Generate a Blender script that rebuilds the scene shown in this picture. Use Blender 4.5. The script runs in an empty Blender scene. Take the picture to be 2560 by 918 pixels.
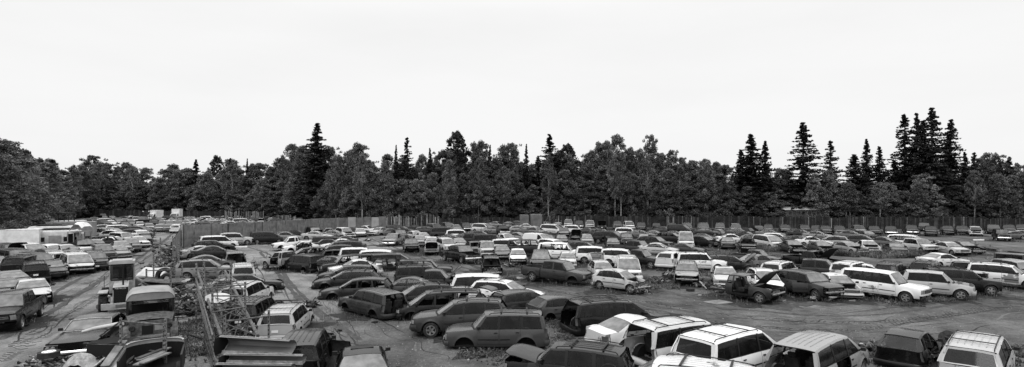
import bpy, math, random
import numpy as np
from mathutils import Vector, Matrix, Euler
R = math.radians
rnd = random.Random(7)
SC = bpy.context.scene
# ---------------------------------------------------------------- camera, sky, sun, exposure
FPX, YH, HC = 1400.0, 493.0, 6.8
DU = 1750.0                                         # depths handed to at_d / zpix are counted in units of DU / FPX metres
cd = bpy.data.cameras.new('camera'); cam = bpy.data.objects.new('camera', cd)
SC.collection.objects.link(cam); SC.camera = cam
cam.location = (0, 0, HC); cam.rotation_euler = (R(90), 0, 0)
cd.sensor_width = 36; cd.lens = 36 * FPX / 2560
cd.shift_y = (YH - 459) / 2560
cd.clip_start = 0.2; cd.clip_end = 3000
w = bpy.data.worlds.new('World'); SC.world = w; w.use_nodes = True
nt = w.node_tree; nt.nodes.clear()
def nd(t, ty, **k):
    n = t.nodes.new(ty)
    for a, b in k.items(): setattr(n, a, b)
    return n
sky = nd(nt, 'ShaderNodeTexSky', sky_type='NISHITA', sun_disc=False)
sky.sun_elevation = R(52); sky.sun_rotation = R(205); sky.air_density = 2; sky.dust_density = 4
bw = nd(nt, 'ShaderNodeRGBToBW'); nt.links.new(sky.outputs[0], bw.inputs[0])
tc = nd(nt, 'ShaderNodeTexCoord'); mp = nd(nt, 'ShaderNodeMapping'); mp.inputs['Scale'].default_value = (1, 1, 4.5)
nz = nd(nt, 'ShaderNodeTexNoise'); nz.inputs['Scale'].default_value = 1.7; nz.inputs['Detail'].default_value = 5; nz.inputs['Roughness'].default_value = .5
nt.links.new(tc.outputs['Generated'], mp.inputs[0]); nt.links.new(mp.outputs[0], nz.inputs['Vector'])
cr = nd(nt, 'ShaderNodeMapRange'); cr.inputs[1].default_value = .33; cr.inputs[2].default_value = .62
cr.inputs[3].default_value = 9.25; cr.inputs[4].default_value = 9.8     # bright overcast deck, times strength 0.1
nt.links.new(nz.outputs[0], cr.inputs[0])
mx = nd(nt, 'ShaderNodeMix', data_type='FLOAT'); mx.inputs[0].default_value = .93
nt.links.new(bw.outputs[0], mx.inputs[2]); nt.links.new(cr.outputs[0], mx.inputs[3])
sxz = nd(nt, 'ShaderNodeSeparateXYZ'); nt.links.new(tc.outputs['Generated'], sxz.inputs[0])
zg_ = nd(nt, 'ShaderNodeMapRange'); zg_.interpolation_type = 'SMOOTHSTEP'; zg_.inputs[1].default_value = .26; zg_.inputs[2].default_value = 1; zg_.inputs[3].default_value = 1; zg_.inputs[4].default_value = 2.9   # an overcast sky is brightest overhead
nt.links.new(sxz.outputs[2], zg_.inputs[0]); mz = nd(nt, 'ShaderNodeMath', operation='MULTIPLY'); nt.links.new(mx.outputs[0], mz.inputs[0]); nt.links.new(zg_.outputs[0], mz.inputs[1])
bg = nd(nt, 'ShaderNodeBackground'); bg.inputs['Strength'].default_value = .1
nt.links.new(mz.outputs[0], bg.inputs['Color'])
wo = nd(nt, 'ShaderNodeOutputWorld'); nt.links.new(bg.outputs[0], wo.inputs[0])
sd = bpy.data.lights.new('sun', 'SUN'); sd.energy = .9; sd.angle = R(25); sd.color = (1, 1, 1)
sun = bpy.data.objects.new('sun', sd); SC.collection.objects.link(sun)
sun.rotation_euler = (R(38), 0, R(-25))
vs = SC.view_settings; vs.view_transform = 'Standard'; vs.look = 'None'; vs.gamma = 1; vs.exposure = 0; vs.use_curve_mapping = False
SC.cycles.max_bounces = 5; SC.cycles.diffuse_bounces = 2; SC.cycles.glossy_bounces = 2
SC.cycles.transparent_max_bounces = 8; SC.cycles.transmission_bounces = 2; SC.cycles.caustics_reflective = False
COL = SC.collection

def at(px, py, h=0.0):
    z = FPX * (HC - h) / (py - YH)
    return Vector(((px - 1280) / FPX * z, z, h))
def at_d(px, d, h=0.0):
    return Vector(((px - 1280) / DU * d, d * FPX / DU, h))
def zpix(py, d):                                   # height of something at depth d seen on row py
    return HC - (py - YH) / DU * d
# ---------------------------------------------------------------- materials
def g(v): return (v, v, v, 1)
MAT = {}
def mat(name, base=.5, rough=.6, metal=0, spec=.5, noise=None, scale=8, bump=0, coat=0, bscale=None, detail=6, obj=True):
    m = bpy.data.materials.new(name); m.use_nodes = True; t = m.node_tree
    p = t.nodes['Principled BSDF']; p.inputs['Roughness'].default_value = rough; p.inputs['Metallic'].default_value = metal
    p.inputs['Specular IOR Level'].default_value = spec * .4; p.inputs['Coat Weight'].default_value = coat; p.inputs['Coat Roughness'].default_value = .15
    p.inputs['Base Color'].default_value = g(base)
    c = nd(t, 'ShaderNodeTexCoord'); src = c.outputs['Object']
    if noise:
        n = nd(t, 'ShaderNodeTexNoise'); n.inputs['Scale'].default_value = scale; n.inputs['Detail'].default_value = detail; n.inputs['Roughness'].default_value = .65
        t.links.new(src, n.inputs['Vector'])
        r = nd(t, 'ShaderNodeMapRange'); r.inputs[1].default_value = .32; r.inputs[2].default_value = .68
        r.inputs[3].default_value = noise[0]; r.inputs[4].default_value = noise[1]
        t.links.new(n.outputs[0], r.inputs[0]); t.links.new(r.outputs[0], p.inputs['Base Color'])
    if bump:
        n2 = nd(t, 'ShaderNodeTexNoise'); n2.inputs['Scale'].default_value = bscale or scale; n2.inputs['Detail'].default_value = 5
        t.links.new(src, n2.inputs['Vector'])
        b = nd(t, 'ShaderNodeBump'); b.inputs['Strength'].default_value = bump; b.inputs['Distance'].default_value = .05
        t.links.new(n2.outputs[0], b.inputs['Height']); t.links.new(b.outputs[0], p.inputs['Normal'])
    MAT[name] = m; return m
mat('dark_trim', .012, .55); mat('rubber', .018, .85, noise=(.01, .035)); mat('interior', .02, .9, noise=(.006, .04), scale=3)
mat('rim', .3, .35, .6, noise=(.12, .45), scale=4); mat('chrome', .62, .18, .9); mat('bar_metal', .3, .5, .3, noise=(.12, .42), scale=6)
mat('lamp_clear', .2, .15, .3, .8); mat('lamp_dark', .06, .15, 0, .6)
mat('engine_metal', .1, .6, .3, noise=(.01, .24), scale=9, detail=3); mat('plate', .7, .5)
mat('rusty', .06, .85, noise=(.02, .12), scale=5, bump=.3); mat('paper', .8, .8)
mat('white_paint', .66, .45, noise=(.5, .74), scale=1.2); mat('silver_skin', .4, .4, .3, noise=(.3, .5), scale=2)
mat('grey_paint', .2, .5, noise=(.15, .25), scale=2); mat('black_steel', .02, .5); mat('steel_tube', .07, .6, .2, noise=(.02, .15), scale=5)
mat('rusty_tube', .05, .7, .2, noise=(.02, .12), scale=7)
mat('dull_black', .01, .9)
mat('canvas', .25, .9, noise=(.12, .35), scale=6, bump=.4)
def paint():
    m = bpy.data.materials.new('car_paint'); m.use_nodes = True; t = m.node_tree; p = t.nodes['Principled BSDF']
    oi = nd(t, 'ShaderNodeObjectInfo'); c = nd(t, 'ShaderNodeTexCoord'); n = nd(t, 'ShaderNodeTexNoise')
    n.inputs['Scale'].default_value = 2.1; n.inputs['Detail'].default_value = 8; n.inputs['Roughness'].default_value = .7
    ad = nd(t, 'ShaderNodeVectorMath', operation='ADD'); mlv = nd(t, 'ShaderNodeVectorMath', operation='SCALE'); mlv.inputs['Scale'].default_value = 40
    cx = nd(t, 'ShaderNodeCombineXYZ'); t.links.new(oi.outputs['Random'], cx.inputs[0]); t.links.new(cx.outputs[0], mlv.inputs[0])
    t.links.new(c.outputs['Object'], ad.inputs[0]); t.links.new(mlv.outputs[0], ad.inputs[1]); t.links.new(ad.outputs[0], n.inputs['Vector'])
    # road dust: settles on the sills and in blotches
    sp = nd(t, 'ShaderNodeSeparateXYZ'); t.links.new(c.outputs['Object'], sp.inputs[0])
    dz = nd(t, 'ShaderNodeMapRange'); dz.inputs[1].default_value = .25; dz.inputs[2].default_value = .8; dz.inputs[3].default_value = .5; dz.inputs[4].default_value = .0
    t.links.new(sp.outputs[2], dz.inputs[0])
    bl = nd(t, 'ShaderNodeMapRange'); bl.inputs[1].default_value = .42; bl.inputs[2].default_value = .75; bl.inputs[3].default_value = 0; bl.inputs[4].default_value = .3
    t.links.new(n.outputs[0], bl.inputs[0])
    am = nd(t, 'ShaderNodeMath', operation='ADD'); am.use_clamp = True
    mm = nd(t, 'ShaderNodeMath', operation='MULTIPLY'); t.links.new(dz.outputs[0], mm.inputs[0]); t.links.new(n.outputs[0], mm.inputs[1])
    t.links.new(mm.outputs[0], am.inputs[0]); t.links.new(bl.outputs[0], am.inputs[1])
    mix = nd(t, 'ShaderNodeMix', data_type='RGBA'); t.links.new(am.outputs[0], mix.inputs[0]); t.links.new(oi.outputs['Color'], mix.inputs[6])
    vm = nd(t, 'ShaderNodeVectorMath', operation='MULTIPLY_ADD'); vm.inputs[1].default_value = (.6, .6, .6); vm.inputs[2].default_value = (.007, .007, .007); t.links.new(oi.outputs['Color'], vm.inputs[0]); t.links.new(vm.outputs[0], mix.inputs[7])
    # faded and rusted patches, more on some wrecks than on others
    n3 = nd(t, 'ShaderNodeTexNoise'); n3.inputs['Scale'].default_value = .9; n3.inputs['Detail'].default_value = 7; n3.inputs['Roughness'].default_value = .6; t.links.new(ad.outputs[0], n3.inputs['Vector'])
    th = nd(t, 'ShaderNodeMath', operation='MULTIPLY_ADD'); t.links.new(oi.outputs['Random'], th.inputs[0]); th.inputs[1].default_value = .09; t.links.new(n3.outputs[0], th.inputs[2])
    pm = nd(t, 'ShaderNodeMapRange'); pm.inputs[1].default_value = .66; pm.inputs[2].default_value = .69; pm.inputs[4].default_value = .75; t.links.new(th.outputs[0], pm.inputs[0])
    mix2 = nd(t, 'ShaderNodeMix', data_type='RGBA'); t.links.new(pm.outputs[0], mix2.inputs[0]); t.links.new(mix.outputs[2], mix2.inputs[6]); mix2.inputs[7].default_value = g(.022)
    t.links.new(mix2.outputs[2], p.inputs['Base Color'])
    rr = nd(t, 'ShaderNodeMapRange'); rr.inputs[3].default_value = .22; rr.inputs[4].default_value = .8
    t.links.new(am.outputs[0], rr.inputs[0]); t.links.new(rr.outputs[0], p.inputs['Roughness'])
    p.inputs['Coat Weight'].default_value = .3; p.inputs['Coat Roughness'].default_value = .1; p.inputs['Coat IOR'].default_value = 1.35; p.inputs['Specular IOR Level'].default_value = .22
    MAT['car_paint'] = m
paint()
def glass(name, tr, base=.012, dust=.05):
    m = bpy.data.materials.new(name); m.use_nodes = True; t = m.node_tree; p = t.nodes['Principled BSDF']
    c = nd(t, 'ShaderNodeTexCoord'); n = nd(t, 'ShaderNodeTexNoise'); n.inputs['Scale'].default_value = 2.5; n.inputs['Detail'].default_value = 6
    t.links.new(c.outputs['Object'], n.inputs['Vector'])
    r = nd(t, 'ShaderNodeMapRange'); r.inputs[1].default_value = .35; r.inputs[2].default_value = .7; r.inputs[3].default_value = base; r.inputs[4].default_value = dust
    t.links.new(n.outputs[0], r.inputs[0]); t.links.new(r.outputs[0], p.inputs['Base Color'])
    p.inputs['Roughness'].default_value = .1; p.inputs['Specular IOR Level'].default_value = .3
    x = nd(t, 'ShaderNodeBsdfTransparent'); x.inputs[0].default_value = g(.75)
    s = nd(t, 'ShaderNodeMixShader'); s.inputs[0].default_value = tr
    o = t.nodes['Material Output']; t.links.new(p.outputs[0], s.inputs[1]); t.links.new(x.outputs[0], s.inputs[2]); t.links.new(s.outputs[0], o.inputs[0])
    MAT[name] = m
glass('side_glass', .3, .004, .014); glass('windshield_glass', .08, .09, .2); glass('far_glass', 0, .012, .035)
# ---------------------------------------------------------------- mesh builder
class MB:
    def __init__(s): s.v = []; s.f = []; s.m = []
    def grid(s, rows, m, flip=False):
        b = len(s.v); nc = len(rows[0])
        for r in rows: s.v += [tuple(p) for p in r]
        for i in range(len(rows) - 1):
            for j in range(nc - 1):
                q = (b + i * nc + j, b + i * nc + j + 1, b + (i + 1) * nc + j + 1, b + (i + 1) * nc + j)
                s.f.append(q[::-1] if flip else q); s.m.append(m)
    def face(s, pts, m):
        b = len(s.v); s.v += [tuple(p) for p in pts]; s.f.append(tuple(range(b, b + len(pts)))); s.m.append(m)
    def hexa(s, p, m):                              # p: 8 corners, bottom ring then top ring
        b = len(s.v); s.v += [tuple(q) for q in p]
        for q in ((0, 3, 2, 1), (4, 5, 6, 7), (0, 1, 5, 4), (1, 2, 6, 5), (2, 3, 7, 6), (3, 0, 4, 7)):
            s.f.append(tuple(b + i for i in q)); s.m.append(m)
    def box(s, c, d, m, rot=None):
        x, y, z = d[0] / 2, d[1] / 2, d[2] / 2
        pts = [Vector(q) for q in ((-x, -y, -z), (x, -y, -z), (x, y, -z), (-x, y, -z), (-x, -y, z), (x, -y, z), (x, y, z), (-x, y, z))]
        if rot is not None:
            M = Euler(rot).to_matrix() if not isinstance(rot, Matrix) else rot
            pts = [M @ q for q in pts]
        s.hexa([q + Vector(c) for q in pts], m)
    def bx(s, x0, x1, y0, y1, z0, z1, m): s.box(((x0 + x1) / 2, (y0 + y1) / 2, (z0 + z1) / 2), (x1 - x0, y1 - y0, z1 - z0), m)
    def tube(s, pts, r, m, n=6, cap=True):
        pts = [Vector(p) for p in pts]; b = len(s.v)
        rs = r if isinstance(r, (list, tuple)) else [r] * len(pts)
        for i, p in enumerate(pts):
            d = (pts[min(i + 1, len(pts) - 1)] - pts[max(i - 1, 0)]).normalized()
            u = d.cross(Vector((0, 0, 1)));  u = u.normalized() if u.length > 1e-3 else Vector((1, 0, 0))
            v = d.cross(u)
            for k in range(n):
                a = 2 * math.pi * k / n; s.v.append(tuple(p + (u * math.cos(a) + v * math.sin(a)) * rs[i]))
        for i in range(len(pts) - 1):
            for k in range(n):
                s.f.append((b + i * n + k, b + i * n + (k + 1) % n, b + (i + 1) * n + (k + 1) % n, b + (i + 1) * n + k)); s.m.append(m)
        if cap:
            s.f.append(tuple(b + k for k in range(n))[::-1]); s.m.append(m)
            e = b + (len(pts) - 1) * n; s.f.append(tuple(e + k for k in range(n))); s.m.append(m)
    def lathe(s, prof, c, axis, m, n=20):            # prof: list of (along axis, radius)
        b = len(s.v); c = Vector(c); ax = Vector(axis).normalized()
        u = ax.orthogonal().normalized(); v = ax.cross(u)
        for (h, r) in prof:
            for k in range(n):
                a = 2 * math.pi * k / n; s.v.append(tuple(c + ax * h + (u * math.cos(a) + v * math.sin(a)) * r))
        for i in range(len(prof) - 1):
            mm = m[i] if isinstance(m, (list, tuple)) else m
            for k in range(n):
                s.f.append((b + i * n + k, b + i * n + (k + 1) % n, b + (i + 1) * n + (k + 1) % n, b + (i + 1) * n + k)); s.m.append(mm)
    def add(s, o, M=None):
        b = len(s.v)
        s.v += [tuple(M @ Vector(q)) for q in o.v] if M is not None else o.v
        s.f += [tuple(i + b for i in q) for q in o.f]; s.m += o.m
    def mesh(s, name, sharp=35):
        me = bpy.data.meshes.new(name); me.from_pydata(s.v, [], s.f)
        ms = sorted(set(s.m)); idx = {k: i for i, k in enumerate(ms)}
        for k in ms: me.materials.append(MAT[k])
        me.polygons.foreach_set('material_index', [idx[k] for k in s.m])
        if sharp is not None:
            me.polygons.foreach_set('use_smooth', [True] * len(me.polygons)); me.update()
            me.set_sharp_from_angle(angle=R(sharp))
        me.update(); return me
def link(name, data, parent=None, loc=(0, 0, 0), rz=0):
    o = bpy.data.objects.new(name, data); COL.objects.link(o); o.parent = parent
    o.location = loc; o.rotation_euler = (0, 0, rz); return o
def tag(o, label, cat, group=None):
    o['label'] = label; o['category'] = cat
    if group: o['group'] = group
    return o
def thing(name, label, cat, loc=(0, 0, 0), rz=0, group=None):
    return tag(link(name, None, None, loc, rz), label, cat, group)
def part(name, mb, parent, sharp=35): return link(name, mb.mesh(name, sharp), parent)
# ---------------------------------------------------------------- cars
def ip(pts, x):
    if x <= pts[0][0]: return pts[0][1]
    for (a, b), (c, d) in zip(pts, pts[1:]):
        if x <= c: return b + (d - b) * (x - a) / (c - a)
    return pts[-1][1]
T = {}
T['sedan'] = dict(L=4.8, W=1.82, H=1.43, r=.32, sill=.22, top=[(-2.4, .92), (-1.9, 1.0), (-1.4, 1.0), (.9, .93), (1.9, .80), (2.4, .70)],
    xf=1.42, xr=-1.36, cowl=.98, wtop=.22, rtop=-.9, rbase=-1.62, style='notch', doors=[.82, -.16, -1.12], win=[(.74, -.12, .12, -.12), (-.2, -1.22, -.2, -.95)], roofc=.07, tum=.2)
T['box_sedan'] = dict(T['sedan'], L=5.0, H=1.40, top=[(-2.5, .90), (-2.3, .96), (1.0, .94), (2.3, .82), (2.5, .76)], cowl=.95, wtop=.38, rtop=-.85, rbase=-1.35,
    xf=1.5, xr=-1.4, win=[(.76, -.1, .30, -.1), (-.17, -1.12, -.17, -.82)], roofc=.03, tum=.14, a=.18)
T['coupe'] = dict(T['sedan'], L=4.5, W=1.76, H=1.33, top=[(-2.25, .9), (-1.8, .96), (.8, .88), (1.8, .74), (2.25, .62)], cowl=.85, wtop=.1, rtop=-.75, rbase=-1.6,
    xf=1.32, xr=-1.26, doors=[.7, -.5], win=[(.62, -.5, 0, -.5), (-.58, -1.25, -.58, -.95)])
T['hatch'] = dict(L=4.15, W=1.72, H=1.47, r=.3, sill=.22, top=[(-2.07, .98), (.9, .95), (1.7, .80), (2.07, .7)], xf=1.28, xr=-1.24, cowl=1.0, wtop=.25, rtop=-1.35, rbase=-1.8,
    style='hatch', doors=[.84, -.1, -1.0], win=[(.78, -.06, .16, -.06), (-.14, -1.02, -.14, -.92), (-1.1, -1.52, -1.0, -1.3)], roofc=.08, tum=.18)
T['wagon'] = dict(L=4.75, W=1.8, H=1.5, r=.32, sill=.22, top=[(-2.37, 1.0), (.9, .95), (1.9, .82), (2.37, .7)], xf=1.42, xr=-1.36, cowl=1.0, wtop=.25, rtop=-1.85, rbase=-2.15,
    style='hatch', doors=[.84, -.14, -1.1], win=[(.78, -.1, .16, -.1), (-.18, -1.12, -.18, -1.0), (-1.2, -1.98, -1.1, -1.78)], roofc=.07, tum=.18)
T['suv'] = dict(L=4.65, W=1.84, H=1.74, r=.36, sill=.36, top=[(-2.32, 1.12), (.95, 1.08), (2.0, 1.0), (2.32, .92)], xf=1.42, xr=-1.32, cowl=.98, wtop=.5, rtop=-2.0, rbase=-2.2,
    style='hatch', doors=[.86, -.12, -1.08], win=[(.8, -.06, .42, -.06), (-.17, -1.08, -.17, -1.02), (-1.2, -2.02, -1.16, -1.92)], roofc=.04, tum=.14, a=.2)
T['crossover'] = dict(T['suv'], H=1.66, sill=.3, W=1.86, L=4.75, top=[(-2.37, 1.1), (.95, 1.04), (2.0, .93), (2.37, .82)], cowl=1.08, wtop=.38, rtop=-1.85, rbase=-2.15,
    win=[(.86, -.06, .28, -.06), (-.16, -1.1, -.16, -1.02), (-1.2, -1.95, -1.14, -1.72)], roofc=.08, tum=.18, a=.28)
T['short_suv'] = dict(T['suv'], L=4.1, top=[(-2.05, 1.12), (.95, 1.08), (1.8, .98), (2.05, .9)], xf=1.28, xr=-1.15, rtop=-1.62, rbase=-1.82, cowl=.85, wtop=.35,
    doors=[.72, -.45], win=[(.66, -.42, .28, -.42), (-.55, -1.6, -.55, -1.5)])
T['big_suv'] = dict(L=5.25, W=2.0, H=1.9, r=.38, sill=.4, top=[(-2.62, 1.2), (1.1, 1.16), (2.3, 1.06), (2.62, .98)], xf=1.65, xr=-1.45, cowl=1.2, wtop=.7, rtop=-2.3, rbase=-2.48,
    style='hatch', doors=[1.08, .05, -.95], win=[(1.0, .1, .6, .1), (0, -.95, 0, -.9), (-1.05, -2.28, -1.02, -2.16)], roofc=.04, tum=.15, a=.2)
T['minivan'] = dict(L=5.0, W=1.98, H=1.74, r=.33, sill=.26, top=[(-2.5, 1.08), (1.5, 1.02), (2.1, .92), (2.5, .78)], xf=1.62, xr=-1.42, cowl=1.72, wtop=.82, rtop=-2.1, rbase=-2.38,
    style='hatch', doors=[1.42, .35, -.85], win=[(1.38, .38, .7, .38), (.29, -.88, .29, -.84), (-.95, -2.2, -.92, -1.98)], roofc=.08, tum=.19, a=.34)
T['cargo_van'] = dict(T['minivan'], H=1.86, win=[(1.38, .38, .7, .38)], roofc=.05, tum=.12, top=[(-2.5, 1.1), (1.5, 1.06), (2.1, .95), (2.5, .85)])
T['tall_van'] = dict(T['cargo_van'], H=2.2, L=5.3)
T['pickup'] = dict(L=5.1, W=1.9, H=1.72, r=.37, sill=.42, top=[(-2.55, 1.12), (-.72, 1.12), (-.7, 1.12), (1.0, 1.08), (2.2, 1.0), (2.55, .92)], xf=1.62, xr=-1.5, cowl=1.05, wtop=.58, rtop=-.5, rbase=-.62,
    style='bed', bed0=-.72, doors=[.92, -.18], win=[(.86, -.12, .5, -.12), (-.2, -.54, -.2, -.46)], roofc=.04, tum=.15, a=.18)
T['long_cab_pickup'] = dict(T['pickup'], L=5.6, H=1.78, W=1.96, top=[(-2.8, 1.14), (1.2, 1.12), (2.5, 1.04), (2.8, .95)], xf=1.8, xr=-1.75, cowl=1.3, wtop=.82, rtop=-.82, rbase=-.95, bed0=-1.05,
    doors=[1.18, .08], win=[(1.1, .12, .74, .12), (.02, -.85, .02, -.78)])
T['cab_chassis'] = dict(T['pickup'], nobed=1)
T['jeep'] = dict(T['short_suv'], L=3.9, H=1.8, W=1.7, r=.38, sill=.45, top=[(-1.95, 1.15), (.6, 1.15), (1.95, 1.08)], cowl=.55, wtop=.4, rtop=-1.7, rbase=-1.75, xf=1.25, xr=-1.15,
    doors=[.5, -.4], win=[(.45, -.36, .34, -.36), (-.46, -1.6, -.46, -1.56)], roofc=.01, tum=.05, a=.08)
T['classic'] = dict(T['box_sedan'], L=5.5, W=2.0, H=1.38, top=[(-2.75, .88), (-1.4, .95), (.9, .92), (2.6, .86), (2.75, .84)], xf=1.75, xr=-1.45, cowl=.95, wtop=.35, rtop=-.8, rbase=-1.5, sill=.28,
    doors=[.8, -.5], win=[(.74, -.46, .3, -.46), (-.54, -1.2, -.54, -.86)], a=.1, r=.34)

BASE = {k: k for k in T}
for k_, ch_ in (('sedan', dict(L=4.6, H=1.46, a=.4, roofc=.09, wtop=.3, lamp=(46, 84, .18), gr=20, win=[(.74, -.12, .2, -.12), (-.2, -1.22, -.2, -.95)])), ('hatch', dict(H=1.53, a=.36, roofc=.1, wtop=.35, lamp=(44, 84, .26), gr=18, win=[(.78, -.06, .28, -.06), (-.14, -1.02, -.14, -.92), (-1.1, -1.52, -1.0, -1.3)])),
                ('minivan', dict(L=4.75, H=1.76, a=.22, roofc=.05, tum=.15, wtop=.75, lamp=(40, 80, .2), gr=34)), ('suv', dict(H=1.7, a=.3, roofc=.07, tum=.17, lamp=(48, 84, .26), gr=24)),
                ('wagon', dict(H=1.56, a=.36, roofc=.09, lamp=(46, 84, .2), gr=22)), ('pickup', dict(L=4.9, H=1.64, a=.28, lamp=(46, 82, .24), gr=26, top=[(-2.45, 1.05), (-.72, 1.05), (-.7, 1.05), (1.0, 1.02), (2.2, .92), (2.45, .84)], xf=1.5, xr=-1.45))):
    T[k_ + '_b'] = dict(T[k_], **ch_); BASE[k_ + '_b'] = k_
PC = {}
def car_pieces(key):
    if key in PC: return PC[key]
    P = T[key]; L, W, H, r, sill = P['L'], P['W'], P['H'], P['r'], P['sill']
    hx = L / 2; a = P.get('a', .3); hw = W / 2; st = P['style']; ar = .06 if st == 'bed' else a
    E_ = .5; cowl, wtop, rtop, rbase = P['cowl'], P['wtop'], P['rtop'], P['rbase']; tum = P['tum']; rc = P['roofc']
    top = lambda x: ip(P['top'], x)
    def yw(x, z):
        u = (z - sill) / (top(x) - sill)
        y = hw - .06 * (max(0, .4 - u) / .4) ** 2 - .075 * (max(0, u - .55) / .45) ** 2 - .045 * (abs(x) / hx) ** 6
        for ax in (P['xf'], P['xr']):                       # flared arches
            d = math.hypot(x - ax, z - r); RR = r + .08
            if d < RR + .1: y += .025 * (1 - abs(d - RR) / .1) if d > RR else .025
        return y
    def zb(x):
        z = sill
        for ax in (P['xf'], P['xr']):
            RR = r + .08; d = abs(x - ax)
            if d < RR: z = max(z, r + math.sqrt(RR * RR - d * d))
        return z
    TT = [0, .08, .2, .36, .52, .68, .82, .93, 1]
    D = P['doors']
    def xs(x0, x1):
        s = {round(x0, 4), round(x1, 4)}
        n = max(1, int(abs(x1 - x0) / .16))
        for i in range(n): s.add(round(x0 + (x1 - x0) * i / n, 4))
        for ax in (P['xf'], P['xr']):
            RR = r + .08
            for k in range(13):
                q = ax + RR * math.cos(math.pi * k / 12) * .999
                if min(x0, x1) < q < max(x0, x1): s.add(round(q, 4))
        return sorted(s)
    out = []
    def piece(name, mb, parent=None, hinge=None, paint=False): out.append(dict(n=name, mb=mb, parent=parent, hinge=hinge)); return mb
    body = MB()
    def side(mb, x0, x1, s, z_lo=None, z_hi=None, m='car_paint'):
        cols = []
        for x in xs(x0, x1):
            b = zb(x); b = b if z_lo is None else max(b, z_lo); t = top(x) if z_hi is None else z_hi
            if b > t - .02: b = t - .02
            cols.append([(x, s * yw(x, b + q * (t - b)), b + q * (t - b)) for q in TT])
        mb.grid(cols, m, flip=(s > 0))
    xfE, xrE = hx - a, -hx + ar
    bed0 = P.get('bed0')
    for s in (1, -1):
        side(body, D[0], xfE, s)
        if st == 'bed':
            side(body, bed0 + .05, D[-1], s)
            if not P.get('nobed'): side(body, xrE, bed0 - .02, s, .48 if sill < .48 else None)
        else: side(body, xrE, D[-1], s)
        side(body, D[-1], D[0], s, None, sill + .1)
        # inner lips of fender tops
        for (x0, x1) in ((cowl + .05, xfE),) + (((xrE, rbase - .05),) if st == 'notch' else ()):
            X = np.linspace(x0, x1, 6)
            body.grid([[(x, s * yw(x, top(x)), top(x)), (x, s * (hw - .16), top(x) - .004), (x, s * (hw - .2), top(x) - .2)] for x in X], 'car_paint', flip=(s < 0))
        for ax in ((P['xf'],) if P.get('nobed') else (P['xf'], P['xr'])):
            RR = r + .075; ang = [math.pi * k / 12 for k in range(13)]
            ro = [(ax + RR * math.cos(q), s * (hw - .05), max(sill - .02, r + RR * math.sin(q))) for q in ang]
            ri = [(ax + RR * math.cos(q), s * (hw - .36), max(sill - .02, r + RR * math.sin(q))) for q in ang]
            body.grid([ro, ri], 'dull_black'); body.face(ri + [(ax - RR, s * (hw - .36), sill)], 'dull_black')
    body.bx((bed0 + .1) if P.get('nobed') else -hx + .15, hx - .45, -hw + .12, hw - .12, sill - .04, sill + .05, 'dull_black')
    body.bx(cowl - .02, cowl + .04, -hw + .1, hw - .1, sill + .05, top(cowl) - .01, 'dull_black')
    # suspension / axles
    for ax in (P['xf'], P['xr']): body.tube([(ax, -hw + .3, r), (ax, hw - .3, r)], .05, 'engine_metal', 6)
    def fas(mb, end, z0, z1, p0, p1, off, m, n=12, bulge=0, nz=4, aa=None):
        aa = aa if aa is not None else (a if end > 0 else ar); rows = []
        for i in range(nz + 1):
            u = i / nz; z = z0 + (z1 - z0) * u; o = off + bulge * (1 - (2 * u - 1) ** 2); row = []
            for k in range(n + 1):
                f = R(p0 + (p1 - p0) * k / n); c, s_ = math.cos(f), math.sin(f)
                x = end * (hx - aa + (aa + o) * max(0, c) ** E_); yy = (min(yw(hx - .02 - aa, min(z, top(hx - aa))), hw) + o * .6) * math.copysign(abs(s_) ** E_, s_)
                row.append((x, yy, z))
            rows.append(row)
        mb.grid(rows, m, flip=(end < 0))
    zn = top(hx - a)
    # front end
    f = piece('front_panel', MB()); fas(f, 1, sill + .2, zn, -90, 90, -.005, 'car_paint', 16)
    zl0, zl1 = zn - .23, zn - .07
    if key in ('suv', 'big_suv', 'cab_chassis', 'pickup', 'long_cab_pickup', 'jeep'): zl0 = zn - .3
    lp0, lp1, lh = P.get('lamp', (36, 82, zn - .07 - zl0)); gr_ = P.get('gr', 30); zl0 = zn - .07 - max(lh, .16)
    if key == 'classic':
        for s in (1, -1):
            q = piece('headlight', MB())
            for yy in (.62, .8): q.lathe([(0, .085), (.03, .08), (.045, .03), (.046, .001)], (hx + .0, s * yy, .66), (1, 0, 0), 'lamp_clear', 12)
        q = piece('grille', MB())
        for s in (1, -1):
            fas(q, 1, .56, .78, 12 * s, 78 * s, .012, 'dark_trim', 8)
            for zz in (.56, .78): fas(q, 1, zz - .012, zz + .012, 12 * s, 86 * s, .03, 'chrome', 8, nz=1)
    else:
        for s in (1, -1): fas(piece('headlight', MB()), 1, zl1 - lh, zl1, lp0 * s, lp1 * s, .012, 'lamp_clear', 6, nz=2)
        q = piece('grille', MB()); fas(q, 1, zl0, zl1, -gr_, gr_, .01, 'dark_trim', 6, nz=2)
        for k in (.33, .66): fas(q, 1, zl0 + (zl1 - zl0) * k - .008, zl0 + (zl1 - zl0) * k + .008, 1 - gr_, gr_ - 1, .02, 'bar_metal', 6, nz=1)
    trucky = key in ('cab_chassis', 'pickup', 'pickup_b', 'long_cab_pickup', 'jeep', 'classic', 'box_sedan')
    bm = 'chrome' if trucky else 'car_paint'
    q = piece('bumper', MB()); zb0, zb1 = sill + .02, (sill + .24 if trucky else zl0 - .06)
    fas(q, 1, zb0, zb1, -90, 90, .03, bm, 16, .05)
    if not trucky: fas(q, 1, zb0 + .05, zb0 + .15, -45, 45, .09, 'dark_trim', 8, nz=1)
    q = piece('number_plate', MB()); q.bx(hx + .09, hx + .1, -.15, .15, zb0 + .12, zb0 + .24, 'plate')
    # what shows when the front has been stripped
    q = piece('crash_bar', MB()); fas(q, 1, sill + .2, sill + .3, -62, 62, -.12, 'bar_metal', 10, .02, nz=2)
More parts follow.
